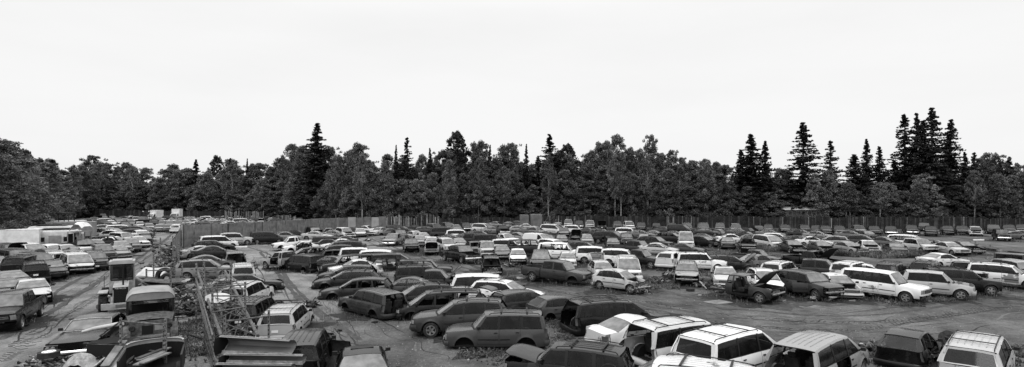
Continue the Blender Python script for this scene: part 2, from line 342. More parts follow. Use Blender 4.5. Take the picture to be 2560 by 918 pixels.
    q.bx(hx - .34, hx - .29, -hw + .22, hw - .22, zn - .12, zn - .06, 'dark_trim')
    q.bx(hx - .36, hx - .3, -.42, .42, sill + .1, zn - .14, 'engine_metal')
    for s in (1, -1): q.bx(hx - .6, hx - .16, s * (hw - .38) - .05, s * (hw - .38) + .05, sill + .18, sill + .3, 'engine_metal')
    q = piece('engine', MB()); er = random.Random(len(key) * 7); ze = zn - .12
    for k in range(20):
        x = er.uniform(cowl + .2, hx - .5); y = er.uniform(-hw + .3, hw - .3); s_ = er.uniform(.1, .34)
        q.box((x, y, ze - er.uniform(.05, .3)), (s_, er.uniform(.08, .3), er.uniform(.08, .26)), er.choice(['engine_metal', 'engine_metal', 'dark_trim', 'bar_metal']), (er.uniform(-.4, .4), er.uniform(-.3, .3), er.uniform(0, 3)))
    for k in range(5):
        x = er.uniform(cowl + .3, hx - .5); y = er.uniform(-.5, .5)
        q.tube([(x, y, ze), (x + er.uniform(-.3, .3), y + er.uniform(-.4, .4), ze + .03), (x + .2, y + .3, ze - .15)], .03, er.choice(['dark_trim', 'bar_metal']), 5)
    # lids
    def lid(end, xb, bow, nv=6, nu=10, name='hood'):
        mb = MB(); rows = []; aa = a if end > 0 else ar
        for i in range(nv + 1):
            v = i / nv; row = []
            for j in range(nu + 1):
                u = -1 + 2 * j / nu
                x0 = xb + end * (bow * (1 - u * u) + .03); x1 = end * (hx - aa + (aa - .01) * (max(0, 1 - abs(u) ** (2 / E_)) ** (E_ / 2)))
                x = x0 + (x1 - x0) * v; z = top(x) + .008 + .05 * (1 - u * u) - .05 * v ** 8 - (.0 if abs(u) < .99 else .02)
                row.append((x, u * (hw - .125), z))
            rows.append(row)
        mb.grid(rows, 'car_paint', flip=(end < 0))
        mb.grid([[(p[0], p[1], p[2] - .03) for p in rw] for rw in rows], 'dark_trim', flip=(end > 0))
        mb.grid([rows[-1], [(p[0], p[1], p[2] - .035) for p in rows[-1]]], 'car_paint')
        piece(name, mb, hinge=((xb + end * .1, 0, top(xb)), end))
    lid(1, cowl, .15)
    # roof, pillars
    xm, xh = (wtop + rtop) / 2, (wtop - rtop) / 2
    zr = lambda x: H - rc * ((x - xm) / xh) ** 2 if abs(x - xm) <= xh else H - rc
    yb0 = hw - .08
    def yc(x, z):
        zt = zr(x); b = top(x); u = max(0, min(1, (z - b) / (zt - b))); return yb0 - tum * u ** 1.25
    roof = MB(); rows = []
    for i in range(9):
        x = wtop + (rtop - wtop) * i / 8; ye = yc(x, zr(x) - .05)
        row = [(x + (.06 * (1 - (u / 1) ** 2) if i == 0 else 0) - (.05 * (1 - u * u) if i == 8 else 0), u * (ye - .06), zr(x) - .03 * u ** 2 * 1.0) for u in [-1 + k / 5 for k in range(11)]]
        row = [(x, -ye, zr(x) - .09)] + row + [(x, ye, zr(x) - .09)]
        rows.append(row)
    roof.grid(rows, 'car_paint', flip=True)
    roof.grid([[(p[0], p[1] * .98, p[2] - .035) for p in rw] for rw in rows], 'interior')
    piece('roof', roof)
    WN = P['win']
    zsl = lambda x: top(x) + .03
    ztl = lambda x: zr(max(min(x, wtop), rtop)) - .1
    bnd = [(cowl + .02, wtop + .02)] + sum([[(b0, t0), (b1, t1)] for (b0, b1, t0, t1) in WN], []) + [(rbase, rtop)]
    pil = MB()
    for s in (1, -1):
        for k in range(0, len(bnd), 2):
            (b0, t0), (b1, t1) = bnd[k], bnd[k + 1]
            seg = 4 if abs(b0 - b1) > .3 else 1
            for i in range(seg):
                B0, B1, T0, T1 = (b0 + (b1 - b0) * i / seg, b0 + (b1 - b0) * (i + 1) / seg, t0 + (t1 - t0) * i / seg, t0 + (t1 - t0) * (i + 1) / seg)
                rowsO = [];
                for q in (0, .33, .66, 1):
                    pts = []
                    for (bb, tt) in ((B0, T0), (B1, T1)):
                        x = bb + (tt - bb) * q; z = zsl(bb) - .03 + (ztl(tt) + .03 - zsl(bb) + .03) * q
                        pts.append((x, s * yc(max(min(x, wtop), rtop) if q == 1 else x, z) if False else s * (yb0 - tum * q ** 1.25 * .93), z))
                    rowsO.append(pts)
                m_ = 'car_paint' if not (0 < k < len(bnd) - 2 and key not in ('pickup', 'cab_chassis', 'long_cab_pickup', 'box_sedan', 'pickup_b', 'classic')) else 'dark_trim'
                pil.grid(rowsO, m_, flip=(s < 0))
                pil.grid([[(p[0], p[1] - s * .045, p[2]) for p in rw] for rw in rowsO], 'interior', flip=(s > 0))
                if i == 0: pil.grid([[rw[0], (rw[0][0], rw[0][1] - s * .045, rw[0][2])] for rw in rowsO], m_)
                if i == seg - 1: pil.grid([[rw[1], (rw[1][0], rw[1][1] - s * .045, rw[1][2])] for rw in rowsO], m_)
    body.add(pil)
    for s in (1, -1):
        for (b0, b1, t0, t1) in WN:
            g_ = piece('side_window', MB()); rw = []
            for q in (0, .33, .66, 1):
                rw.append([(bb + (tt - bb) * q, s * (yb0 - .012 - tum * q ** 1.25 * .93), zsl(bb) - .03 + (ztl(tt) + .06 - zsl(bb)) * q) for bb, tt in ((b0 + .01, t0 + .01), (b1 - .01, t1 - .01))])
            g_.grid(rw, 'side_glass', flip=(s < 0))
            # rubber surround, set proud
            for e0, e1 in ((0, 1),):
                lo = [rw[0][0], rw[0][1]]
                g_.grid([[(p[0], p[1] + s * .016, p[2] + .0) for p in lo], [(p[0], p[1] + s * .014, p[2] + .035) for p in lo]], 'dark_trim', flip=(s < 0))
    # windshield
    def screen(name, xb, xt, bb, bt, zb_, zt_, end, m, hinge=None, ywb=None, ywt=None):
        mb = MB(); rows = []; yb_ = ywb or (yb0 - .03); yt_ = ywt or (yb0 - tum * .93 - .03)
        for q in (0, .35, .7, 1):
            row = []
            for j in range(9):
                u = -1 + j / 4; x0 = xb + end * bb * (1 - u * u); x1 = xt + end * bt * (1 - u * u)
                row.append((x0 + (x1 - x0) * q, u * (yb_ + (yt_ - yb_) * q ** 1.25), zb_ + (zt_ - .035 * u * u - zb_) * q + (.03 * (1 - u * u) * (1 - q))))
            rows.append(row)
        mb.grid(rows, m, flip=(end < 0)); return mb, rows
    mb, rw = screen('windshield', cowl + .01, wtop + .005, .15, .06, top(cowl) + .01, zr(wtop) - .012, 1, 'windshield_glass')
    edge = MB(); edge.grid([rw[0], [(p[0] - .05, p[1], p[2] + .045) for p in rw[0]]], 'dark_trim'); mb.add(edge, Matrix.Translation((.008, 0, .004)))
    piece('windshield', mb)
    if key == 'classic':
        ch = piece('windshield_trim', MB())
        for ring in (rw[0], rw[-1], [r_[0] for r_ in rw], [r_[-1] for r_ in rw]): ch.tube([(p[0] + .02, p[1], p[2] + .02) for p in ring], .018, 'bar_metal', 5)
    body.grid([[(cowl + .16 * (1 - (u * u)) + .05, u * (hw - .12), top(cowl) - .01) for u in (-1, -.5, 0, .5, 1)], [(cowl - .12, u * (hw - .12), top(cowl) + .0) for u in (-1, -.5, 0, .5, 1)]], 'dark_trim')
    if st == 'notch':
        mb, rw = screen('rear_window', rbase - .01, rtop - .005, .13, .05, top(rbase) + .01, zr(rtop) - .012, -1, 'windshield_glass')
        piece('rear_window', mb)
        lid(-1, rbase, .13, name='trunk_lid')
        fas(body, -1, sill + .2, top(-hx + a), -90, 90, -.005, 'car_paint', 16)
        body.bx(-hx + .35, rbase, -hw + .2, hw - .2, .5, .55, 'dull_black')
        for s in (1, -1): fas(piece('taillight', MB()), -1, top(-hx + a) - .27, top(-hx + a) - .09, 34 * s, 84 * s, .012, 'lamp_dark', 6, nz=2)
        q = piece('bumper', MB()); fas(q, -1, sill + .02, sill + .34, -90, 90, .03, bm, 16, .05)
        q = piece('number_plate', MB()); q.bx(-hx - .03, -hx - .02, -.15, .15, .62, .74, 'plate')
    elif st == 'hatch':
        zt = top(-hx + a); zg = sill + .3
        for s in (1, -1):
            fas(body, -1, sill + .2, zt, 58 * s, 90 * s, -.004, 'car_paint', 5)
            # D post between side frame and tailgate
            body.grid([[(rbase, s * yb0, zt - .01), (-hx + .12, s * (yb0 - .12), zt - .01)], [(rtop, s * (yb0 - tum * .93), zr(rtop) - .06), (rtop - .1, s * (yb0 - tum * .93 - .08), zr(rtop) - .06)]], 'car_paint', flip=(s < 0))
            body.grid([[(rbase, s * (yb0 + .005), zt - .002), (-hx + .1, s * (yb0 - .1), zt - .002)], [(xrE - .02, s * (hw - .06), zt - .004), (xrE - .08, s * (hw - .2), zt - .004)]], 'car_paint')
            tl = piece('taillight', MB()); fas(tl, -1, zt - .36, zt - .02, 60 * s, 80 * s, .012, 'lamp_dark', 4, nz=2)
        fas(body, -1, sill + .2, zg, -60, 60, -.004, 'car_paint', 10)
        tg = MB(); fas(tg, -1, zg + .01, zt, -57, 57, .004, 'car_paint', 10)
        t2 = MB(); fas(t2, -1, zg + .01, zt, -57, 57, -.06, 'interior', 10)
        tg.add(t2)
        mb, rw = screen('x', -hx + .09, rtop - .02, .07, .05, zt + .0, zr(rtop) - .012, -1, 'side_glass', ywb=yb0 - .12, ywt=yb0 - tum * .93 - .09)
        # frame of tailgate round glass
        fr = MB()
        for j0, q_ in ((0, .93), (8, .93)): fr.grid([sorted([(r_[j0][0] - .008, r_[j0][1], r_[j0][2]), (r_[j0][0] - .02, r_[j0][1] * q_, r_[j0][2])], key=lambda p: p[1]) for r_ in rw], 'car_paint', flip=True)
        fr.grid([[(p[0] - .01, p[1], p[2]) for p in rw[0]], [(p[0] + .02, p[1] * .99, p[2] + .035) for p in rw[0]]], 'car_paint', flip=True)
        fr.grid([[(p[0] - .03, p[1], p[2] + .004) for p in rw[-1]], [(p[0] - .05, p[1], p[2] - .07) for p in rw[-1]]], 'car_paint')
        tg.add(fr)
        hg = ((rtop, 0, zr(rtop)), -1)
        piece('tailgate', tg, hinge=hg); piece('rear_window', mb, parent='tailgate', hinge=hg)
        q = piece('number_plate', MB(), parent='tailgate'); q.bx(-hx - .03, -hx - .02, -.15, .15, zg + .1, zg + .22, 'plate')
        q = piece('bumper', MB()); fas(q, -1, sill + .02, zg - .02, -90, 90, .035, bm, 16, .05)
    elif P.get('nobed'):
        for s in (1, -1):
            body.bx(-hx + .3, bed0 + .3, s * .42 - .04, s * .42 + .04, .45, .58, 'black_steel')
        for x in (-hx + .35, -1.3, -1.9): body.bx(x, x + .08, -.4, .4, .46, .56, 'engine_metal')
        body.tube([(-1.5, -.8, r), (-1.5, .8, r)], .07, 'engine_metal'); body.lathe([(-.2, .05), (-.1, .2), (.1, .2), (.2, .05)], (-1.5, 0, r), (0, 1, 0), 'engine_metal', 10)
        body.bx(rbase - .06, rbase - .005, -hw + .1, hw - .1, sill + .1, top(rbase) + .03, 'car_paint')
        mb, rw = screen('x', rbase, rtop, .01, .01, top(rbase) + .03, zr(rtop) - .05, -1, 'side_glass'); piece('rear_window', mb)
    else:
        bz = top(bed0 - .1); B = body
        for s in (1, -1):
            X = [xrE, bed0 - .02]
            B.grid([[(x, s * yw(x, bz), bz), (x, s * (hw - .14), bz - .004), (x, s * (hw - .14), .72)] for x in X], 'car_paint', flip=(s < 0))
            piece('taillight', MB()).bx(-hx + .0, -hx + .03, s * (hw - .06) - .05, s * (hw - .06) + .05, bz - .35, bz - .08, 'lamp_dark')
            B.bx(-hx + .02, -hx + .12, s * (hw - .1) - .05, s * (hw - .1) + .045, .5, bz - .01, 'car_paint')
        B.bx(-hx + .08, bed0 - .02, -hw + .13, hw - .13, .68, .73, 'dark_trim')
        B.bx(bed0 - .05, bed0 - .01, -hw + .13, hw - .13, .7, bz - .005, 'car_paint')
        B.bx(rbase - .06, rbase - .005, -hw + .1, hw - .1, sill + .1, top(rbase) + .03, 'car_paint')
        q = piece('tailgate', MB(), hinge=((-hx + .04, 0, .7), 1)); q.bx(-hx + .02, -hx + .07, -hw + .16, hw - .16, .72, bz - .01, 'car_paint')
        mb, rw = screen('x', rbase - .0, rtop - .0, .01, .01, top(rbase) + .03, zr(rtop) - .05, -1, 'side_glass')
        piece('rear_window', mb)
        q = piece('bumper', MB()); fas(q, -1, .48, .64, -88, 88, .05, 'chrome', 10, .02, aa=.1)
    # doors
    for s in (1, -1):
        for i in range(len(D) - 1):
            dm = MB(); x0, x1 = D[i + 1] + .008, D[i] - .008; side(dm, x0, x1, s, sill + .11)
            inn = MB(); side(inn, x0 + .01, x1 - .01, s, sill + .12, None, 'interior'); inn.v = [(p[0], p[1] - s * .05, p[2] - .005) for p in inn.v]
            dm.add(inn)
            dm.bx(x1 - .012, x1 - .002, min(s * (hw - .12), s * (hw - .07)), max(s * (hw - .12), s * (hw - .07)), sill + .2, top(x1) - .03, 'car_paint')
            # belt moulding
            dm.grid([[(x, s * (yw(x, top(x) * .62) + .012), top(x) * .62 - .025), (x, s * (yw(x, top(x) * .62) + .012), top(x) * .62 + .025)] for x in (x0 + .03, (x0 + x1) / 2, x1 - .03) if zb(x) < top(x) * .58], 'dark_trim', flip=(s > 0)) if sum(zb(x) < top(x) * .58 for x in (x0 + .03, (x0 + x1) / 2, x1 - .03)) > 1 else None
            nm = 'door'; piece(nm + '%d%d' % (i, s), dm, hinge=((x1, s * (hw - .04), 1), s))
            h = piece('handle', MB(), parent=nm + '%d%d' % (i, s)); zz = top(x0) - .13; yy = yw(x0 + .14, zz)
            h.bx(x0 + .06, x0 + .22, min(s * yy, s * (yy + .03)), max(s * yy, s * (yy + .03)), zz - .018, zz + .018, 'dark_trim')
        mr = piece('mirror', MB()); x = D[0] - .06; y = hw - .04; z = top(x) + .1
        mr.box((x, s * (y + .1), z), (.09, .17, .12), 'dark_trim', (0, 0, -s * .2)); mr.tube([(x, s * (y - .04), z - .06), (x, s * (y + .06), z - .02)], .03, 'dark_trim', 5)
    # interior
    q = piece('seats', MB()); n_rows = 2 if rtop - wtop > -1.6 else 3
    sx = (D[0] + D[1]) / 2 - .15; zs = sill + .1
    if st == 'bed': n_rows = 1
    hs = -.1 if st == 'notch' else 0
    for k in range(n_rows):
        x = sx - k * .92
        if k and x < rtop + (.1 if st != 'notch' else -.35): break
        for s in (1, -1):
            q.box((x, s * .37, zs + .22), (.5, .5, .2), 'interior'); q.box((x - .27, s * .37, zs + .47 + hs / 2), (.16, .5, .6), 'interior', (0, -.2, 0)); q.box((x - .33, s * .37, zs + .84 + hs), (.1, .26, .14), 'interior', (0, -.2, 0))
    q = piece('dashboard', MB()); q.bx(cowl - .45, cowl - .06, -hw + .18, hw - .18, top(cowl) - .22, top(cowl) - .03, 'interior')
    q.lathe([(-.012, .16), (0, .19), (.012, .16)], (cowl - .55, .37, top(cowl) - .05), (1, 0, .5), 'dark_trim', 14)
    # wheels
    for ax in ((P['xf'],) if P.get('nobed') else (P['xf'], P['xr'])):
        for s in (1, -1):
            wn = 'wheel%s%s' % ('F' if ax > 0 else 'B', s); q = piece(wn, MB()); c = (ax, s * (hw - .11), r)
            q.lathe([(-.1, r * .62), (-.1, r * .93), (-.07, r), (.07, r), (.1, r * .93), (.1, r * .64)], c, (0, s, 0), 'rubber', 22)
            rm = piece('rim', MB(), parent=wn); rm.lathe([(.09, r * .66), (.1, r * .6), (.05, r * .55)], c, (0, s, 0), 'rim', 22)
            rm.lathe([(.03, r * .58), (.03, .001)], c, (0, s, 0), 'dark_trim', 22)
            for k in range(5):
                t_ = 2 * math.pi * k / 5; d = Vector((math.cos(t_), 0, math.sin(t_)))
                pc = Vector(c) + Vector((0, s * .06, 0)) + d * r * .3
                rm.box(pc, (r * .58, .03, .085), 'rim', Matrix.Rotation(-t_, 3, 'Y'))
            rm.lathe([(.07, .001), (.07, .06), (.03, .07)], c, (0, s, 0), 'rim', 10)
    # roof rails and bars
    for s in (1, -1):
        q = piece('roof_rail', MB()); X = np.linspace(wtop - .25, rtop + .15, 7); yy = yc(xm, H - .05) - .1
        q.tube([(X[0] + .08, s * yy, zr(X[0]) - .03)] + [(x, s * yy, zr(x) + .035) for x in X] + [(X[-1] - .08, s * yy, zr(X[-1]) - .03)], .019, 'dark_trim', 5)
    for fx in (.28, .75):
        x = wtop + (rtop - wtop) * fx; q = piece('cross_bar', MB()); yy = yc(xm, H - .05) - .1
        q.box((x, 0, zr(x) + .06), (.07, yy * 2, .025), 'dark_trim')
    # roof ribs
    if key in ('minivan', 'minivan_b', 'suv', 'suv_b', 'big_suv', 'cargo_van'):
        for k in range(5):
            yy = -.4 + .2 * k; rb = [(x, yy - .016, zr(x) + .006 - .03 * (yy / .7) ** 2) for x in np.linspace(wtop - .35, rtop + .35, 6)]
            roof.grid([rb, [(p[0], p[1] + .016, p[2] + .012) for p in rb], [(p[0], p[1] + .032, p[2]) for p in rb]], 'car_paint', flip=True)
    q = piece('sunroof', MB()); x = wtop - .35; q.grid([[(xx, u * .4, zr(xx) + .008) for u in (-1, 0, 1)] for xx in (x, x - .2, x - .42)], 'dark_trim')
    for o_ in out + [dict(mb=body)]:
        b_ = o_['mb']; b_.v = [(x, y + .006 * math.sin(5.1 * x + 3 * z) * math.sin(7 * z + 2 * x), z + .006 * math.sin(4.3 * x + 5.2 * y)) for x, y, z in b_.v]
    out.insert(0, dict(n='body', mb=body, parent=None, hinge=None))
    PC[key] = out; return out

# flags: h no hood, H hood up, f front stripped, b front bumper off, t tailgate/trunk lid gone, T open, d doors gone, o front door open, l sliding door gone,
# w front wheels gone, W no wheels, g side glass out, G windshield out, r rails and bars, s sunroof, c cab only (no bed), p paper on screen
CC = {}
def car_meshes(key, lod, fl):
    k = (key, lod, ''.join(sorted(fl)))
    if k in CC: return CC[k]
    ps = []; opened = {}
    for i, p in enumerate(car_pieces(key)):
        n = p['n']; M = None
        front = (p['mb'].v and sum(v[0] for v in p['mb'].v) / len(p['mb'].v) > 0)
        if n == 'hood' and 'h' in fl: continue
        if n in ('front_panel', 'grille', 'headlight') and 'f' in fl: continue
        if n in ('bumper', 'number_plate') and front and ('f' in fl or 'b' in fl): continue
        if n == 'number_plate' and (i * 7 + len(key)) % 3: continue
        if n in ('crash_bar',) and not ('f' in fl or 'b' in fl): continue
        if n == 'engine' and not ('f' in fl or 'h' in fl or 'H' in fl or 'k' in fl): continue
        if n in ('tailgate', 'trunk_lid') and 't' in fl: continue
        if p['parent'] == 'tailgate' and 't' in fl: continue
        if n.startswith('door') and 'd' in fl: continue
        if n == 'handle' and ('d' in fl or (lod and True)): continue
        if (n.startswith('door1') or (n == 'handle' and p['parent'].startswith('door1'))) and 'l' in fl: continue
        if n == 'side_window' and ('g' in fl or 'd' in fl): continue
        if n == 'windshield' and 'G' in fl: continue
        if (n.startswith('wheel') or n == 'rim') and ('W' in fl or ('w' in fl and front)): continue
        if n in ('roof_rail', 'cross_bar') and 'r' not in fl: continue
        if n == 'cross_bar' and lod == 2: continue
        if n == 'sunroof' and 's' not in fl: continue
        if n in ('seats', 'dashboard', 'mirror') and lod == 2: continue
        h = p['hinge']
        if n == 'hood' and 'k' in fl:
            (hx_, hy, hz), e = h; M = Matrix.Translation((hx_, 0, hz + .02)) @ Matrix.Rotation(R(-17), 4, 'Y') @ Matrix.Translation((-hx_, 0, -hz))
        if n == 'hood' and 'H' in fl:
            (hx_, hy, hz), e = h; M = Matrix.Translation((hx_, 0, hz + .02)) @ Matrix.Rotation(R(-50), 4, 'Y') @ Matrix.Translation((-hx_, 0, -hz))
        if h and 'T' in fl and T[key]['style'] != 'bed' and n in ('tailgate', 'trunk_lid', 'rear_window'):
            (hx_, hy, hz), e = h; M = Matrix.Translation((hx_, 0, hz + .02)) @ Matrix.Rotation(R(80 if n != 'trunk_lid' else 55), 4, 'Y') @ Matrix.Translation((-hx_, 0, -hz))
        if 'o' in fl and n.startswith('door0'):
            (hx_, hy, hz), s = h; M = Matrix.Translation((hx_, hy, 0)) @ Matrix.Rotation(R(-58 * -s), 4, 'Z').inverted() @ Matrix.Translation((-hx_, -hy, 0))
        if n == 'handle' and 'o' in fl and p['parent'].startswith('door0'): continue
        ps.append((n, p['mb'], p['parent'], M))
    res = []
    if lod == 0:
        for n, mb, par, M in ps:
            q = MB(); q.add(mb, M); res.append((n, q.mesh(n.rstrip('01-FB')), par))
    else:
        keep = {'hood', 'windshield', 'rear_window', 'tailgate', 'trunk_lid', 'headlight'} if lod == 1 else set()
        grp = {}
        for n, mb, par, M in ps:
            gk = 'wheel' + n[5:] if n.startswith('wheel') and lod == 1 else ((n if n in keep else 'body') if not (n == 'side_window' and lod == 1) else 'side_window%d' % len(grp))
            if n == 'rim' and lod == 1: gk = par
            grp.setdefault(gk, MB()).add(mb, M)
        for n, mb in grp.items():
            if lod == 2: mb.m = ['far_glass' if q in ('side_glass', 'windshield_glass') else q for q in mb.m]
            par = 'tailgate' if (n == 'rear_window' and 'tailgate' in grp) else None
            res.append((n, mb.mesh('side_window' if n.startswith('side_window') else n.rstrip('01-FB')), par))
    CC[k] = res; return res
SH = [.003, .003, .006, .012, .028, .048, .095, .2, .4, .58]
SW = ['black', 'black', 'charcoal', 'dark grey', 'slate grey', 'mid grey', 'pale grey', 'silver', 'off-white', 'white']
KW = dict(sedan='sedan', box_sedan='boxy sedan', coupe='coupe', hatch='hatchback', wagon='station wagon', suv='SUV', crossover='crossover', short_suv='two-door SUV', big_suv='long SUV',
          minivan='minivan', cargo_van='panel van', tall_van='high-roof van', pickup='pickup', cab_chassis='bedless pickup', long_cab_pickup='long-cab pickup', jeep='square off-roader', classic='old sedan')
NW = dict(sedan='sedan_car', box_sedan='sedan_car', coupe='coupe_car', hatch='hatchback_car', wagon='station_wagon', suv='suv', crossover='crossover_car', short_suv='suv', big_suv='suv',
          minivan='minivan', cargo_van='panel_van', tall_van='panel_van', pickup='pickup_truck', cab_chassis='pickup_truck', long_cab_pickup='pickup_truck', jeep='off_roader', classic='old_sedan_car')
CARS = []
def place_car(key, px, py, rel, sh, fl='', row='', label=None, dz=0, lod=None, hood=None, pitch=0, roll=0):
    P = T[key]; drop = -(P['r'] * .62) if 'W' in fl else 0; p = at(px, py, P['H'] - .02 + dz + drop)
    if lod is None: lod = 0 if p.y < 66 else (1 if p.y < 98 else 2)
    jit = random.Random(int(px * 31 + py)); key0 = key
    if key + '_b' in T and jit.random() < .5: key = key + '_b'; P = T[key]
    if lod == 2: fl = ''.join(c for c in fl if c in 'hHftTWr')
    ray = Vector((p.x, p.y, 0)).normalized(); rt = Vector((ray.y, -ray.x, 0)); a = R(rel)
    hd = -ray * math.cos(a) + rt * math.sin(a)
    cc = (P['wtop'] + P['rtop']) / 2
    pos = Vector((p.x, p.y, 0)) - hd * cc
    o = link(NW[key0], None); o.location = (pos.x, pos.y, drop + dz)
    if not pitch: pitch = (2.2 if 'w' in fl else jit.uniform(-.8, .8))
    o.rotation_euler = (R(roll + jit.uniform(-.9, .9)), R(pitch), math.atan2(hd.y, hd.x))
    v = SH[sh] * jit.uniform(.85, 1.15); objs = {}
    ms = car_meshes(key, lod, fl)
    if lod == 2:
        bpy.data.objects.remove(o); m = ms[0][1]
        o2 = link(NW[key0], m); o2.location = (pos.x, pos.y, drop + dz); o2.rotation_euler = (R(roll + jit.uniform(-.9, .9)), R(pitch), math.atan2(hd.y, hd.x)); o2.color = g(v); o = o2
    else:
        for n, me, par in ms:
            nm = 'side_window' if n.startswith('side_window') else (n if not (n.startswith('door') or n.startswith('wheel')) else n[:5 if n[0] == 'w' else 4])
            c = bpy.data.objects.new(nm, me); COL.objects.link(c); c.color = g(v)
            if n == 'hood' and hood is not None: c.color = g(SH[hood])
            objs[n] = c; c.parent = objs.get(par, o) if par else o
    o.scale = (jit.uniform(.96, 1.04), jit.uniform(.97, 1.03), jit.uniform(.97, 1.04))
    CARS.append(dict(o=o, key=key0, px=px, py=py, rel=rel, sh=sh, fl=fl, row=row, label=label, lod=lod, x=pos.x, y=pos.y))
    return o
# ---------------------------------------------------------------- ground
def ground():
    m = bpy.data.materials.new('dirt_ground'); m.use_nodes = True; t = m.node_tree; p = t.nodes['Principled BSDF']; p.inputs['Roughness'].default_value = .95; p.inputs['Specular IOR Level'].default_value = .08
    c = nd(t, 'ShaderNodeTexCoord')
    def noise(sc, det, rough=.6, stretch=None, rot=0):
        n = nd(t, 'ShaderNodeTexNoise'); n.inputs['Scale'].default_value = sc; n.inputs['Detail'].default_value = det; n.inputs['Roughness'].default_value = rough
        if stretch:
            k = nd(t, 'ShaderNodeMapping'); k.inputs['Scale'].default_value = stretch; k.inputs['Rotation'].default_value = (0, 0, rot); t.links.new(c.outputs['Object'], k.inputs[0]); t.links.new(k.outputs[0], n.inputs['Vector'])
        else: t.links.new(c.outputs['Object'], n.inputs['Vector'])
        return n
    a = noise(.07, 6, .6); b = noise(.55, 9, .68); d = noise(7, 8, .75); e = noise(.35, 6, .6, (1, .22, 1), .5)
    def mr(n, i0, i1, o0, o1):
        r = nd(t, 'ShaderNodeMapRange'); r.inputs[1].default_value = i0; r.inputs[2].default_value = i1; r.inputs[3].default_value = o0; r.inputs[4].default_value = o1; t.links.new(n.outputs[0], r.inputs[0]); return r
    def ma(op, x, y):
        k = nd(t, 'ShaderNodeMath', operation=op)
        for i, q in enumerate((x, y)):
            if isinstance(q, (int, float)): k.inputs[i].default_value = q
            else: t.links.new(q.outputs[0], k.inputs[i])
        return k
    v = ma('MULTIPLY', mr(a, .35, .65, .72, 1.25), mr(b, .3, .7, .5, 1.45)); v = ma('MULTIPLY', v, mr(d, .3, .7, .55, 1.4)); v = ma('MULTIPLY', v, mr(e, .3, .7, .7, 1.3))
    v = ma('MULTIPLY', v, .084)
    sx = nd(t, 'ShaderNodeSeparateXYZ'); t.links.new(c.outputs['Object'], sx.inputs[0])
    sn = nd(t, 'ShaderNodeMapRange'); sn.interpolation_type = 'SMOOTHSTEP'; sn.inputs[1].default_value = -2; sn.inputs[2].default_value = -16; sn.inputs[3].default_value = 1; sn.inputs[4].default_value = 1.75   # sandier soil on the left of the yard
    t.links.new(sx.outputs[0], sn.inputs[0]); v = ma('MULTIPLY', v, sn)
    f_ = noise(26, 6, .8); v = ma('MULTIPLY', v, mr(f_, .3, .7, .7, 1.3))
    st = nd(t, 'ShaderNodeTexVoronoi'); st.inputs['Scale'].default_value = 2.2; t.links.new(c.outputs['Object'], st.inputs['Vector'])
    peb = mr(st, .035, .06, .12, 0); v = ma('ADD', v, peb)
    t.links.new(v.outputs[0], p.inputs['Base Color'])
    bm = nd(t, 'ShaderNodeBump'); bm.inputs['Strength'].default_value = .9; bm.inputs['Distance'].default_value = .12
    h = ma('ADD', ma('MULTIPLY', mr(b, 0, 1, 0, 1), 1.3), ma('MULTIPLY', mr(d, 0, 1, 0, 1), .3)); t.links.new(h.outputs[0], bm.inputs['Height']); t.links.new(bm.outputs[0], p.inputs['Normal'])
    MAT['dirt_ground'] = m
ground()
# one sheet, finely divided near the yard so that it can roll a little
def gz(x, y): return 0.0
mb = MB(); mb.face([(-1500, -60, 0), (1500, -60, 0), (1500, 2500, 0), (-1500, 2500, 0)], 'dirt_ground')
o = link('ground', mb.mesh('ground', None)); o['kind'] = 'structure'
# tracks pressed into the dirt: ribbons of rutted soil with chevron lug prints
def track_mat():
    m = bpy.data.materials.new('pressed_shade_soil'); m.use_nodes = True; t = m.node_tree; p = t.nodes['Principled BSDF']; p.inputs['Roughness'].default_value = .95; p.inputs['Specular IOR Level'].default_value = .08
    c = nd(t, 'ShaderNodeTexCoord'); n = nd(t, 'ShaderNodeTexNoise'); n.inputs['Scale'].default_value = 3; n.inputs['Detail'].default_value = 8; t.links.new(c.outputs['Object'], n.inputs['Vector'])
    r = nd(t, 'ShaderNodeMapRange'); r.inputs[1].default_value = .3; r.inputs[2].default_value = .7; r.inputs[3].default_value = .03; r.inputs[4].default_value = .085
    t.links.new(n.outputs[0], r.inputs[0]); t.links.new(r.outputs[0], p.inputs['Base Color']); MAT['pressed_shade_soil'] = m
    m2 = m.copy(); r2 = [q for q in m2.node_tree.nodes if q.type == 'MAP_RANGE'][0]; r2.inputs[3].default_value = .015; r2.inputs[4].default_value = .04; MAT['damp_shade_soil'] = m2
track_mat()  # both track soils also paint the shade around the wrecks
def spline(pts, n=14):
    out = []
    P_ = [pts[0]] + list(pts) + [pts[-1]]
    for i in range(1, len(P_) - 2):
        for k in range(n):
            t = k / n; a, b, c, d = [Vector(q) for q in P_[i - 1:i + 3]]
            out.append(.5 * ((2 * b) + (-a + c) * t + (2 * a - 5 * b + 4 * c - d) * t * t + (-a + 3 * b - 3 * c + d) * t ** 3))
    out.append(Vector(P_[-2])); return out
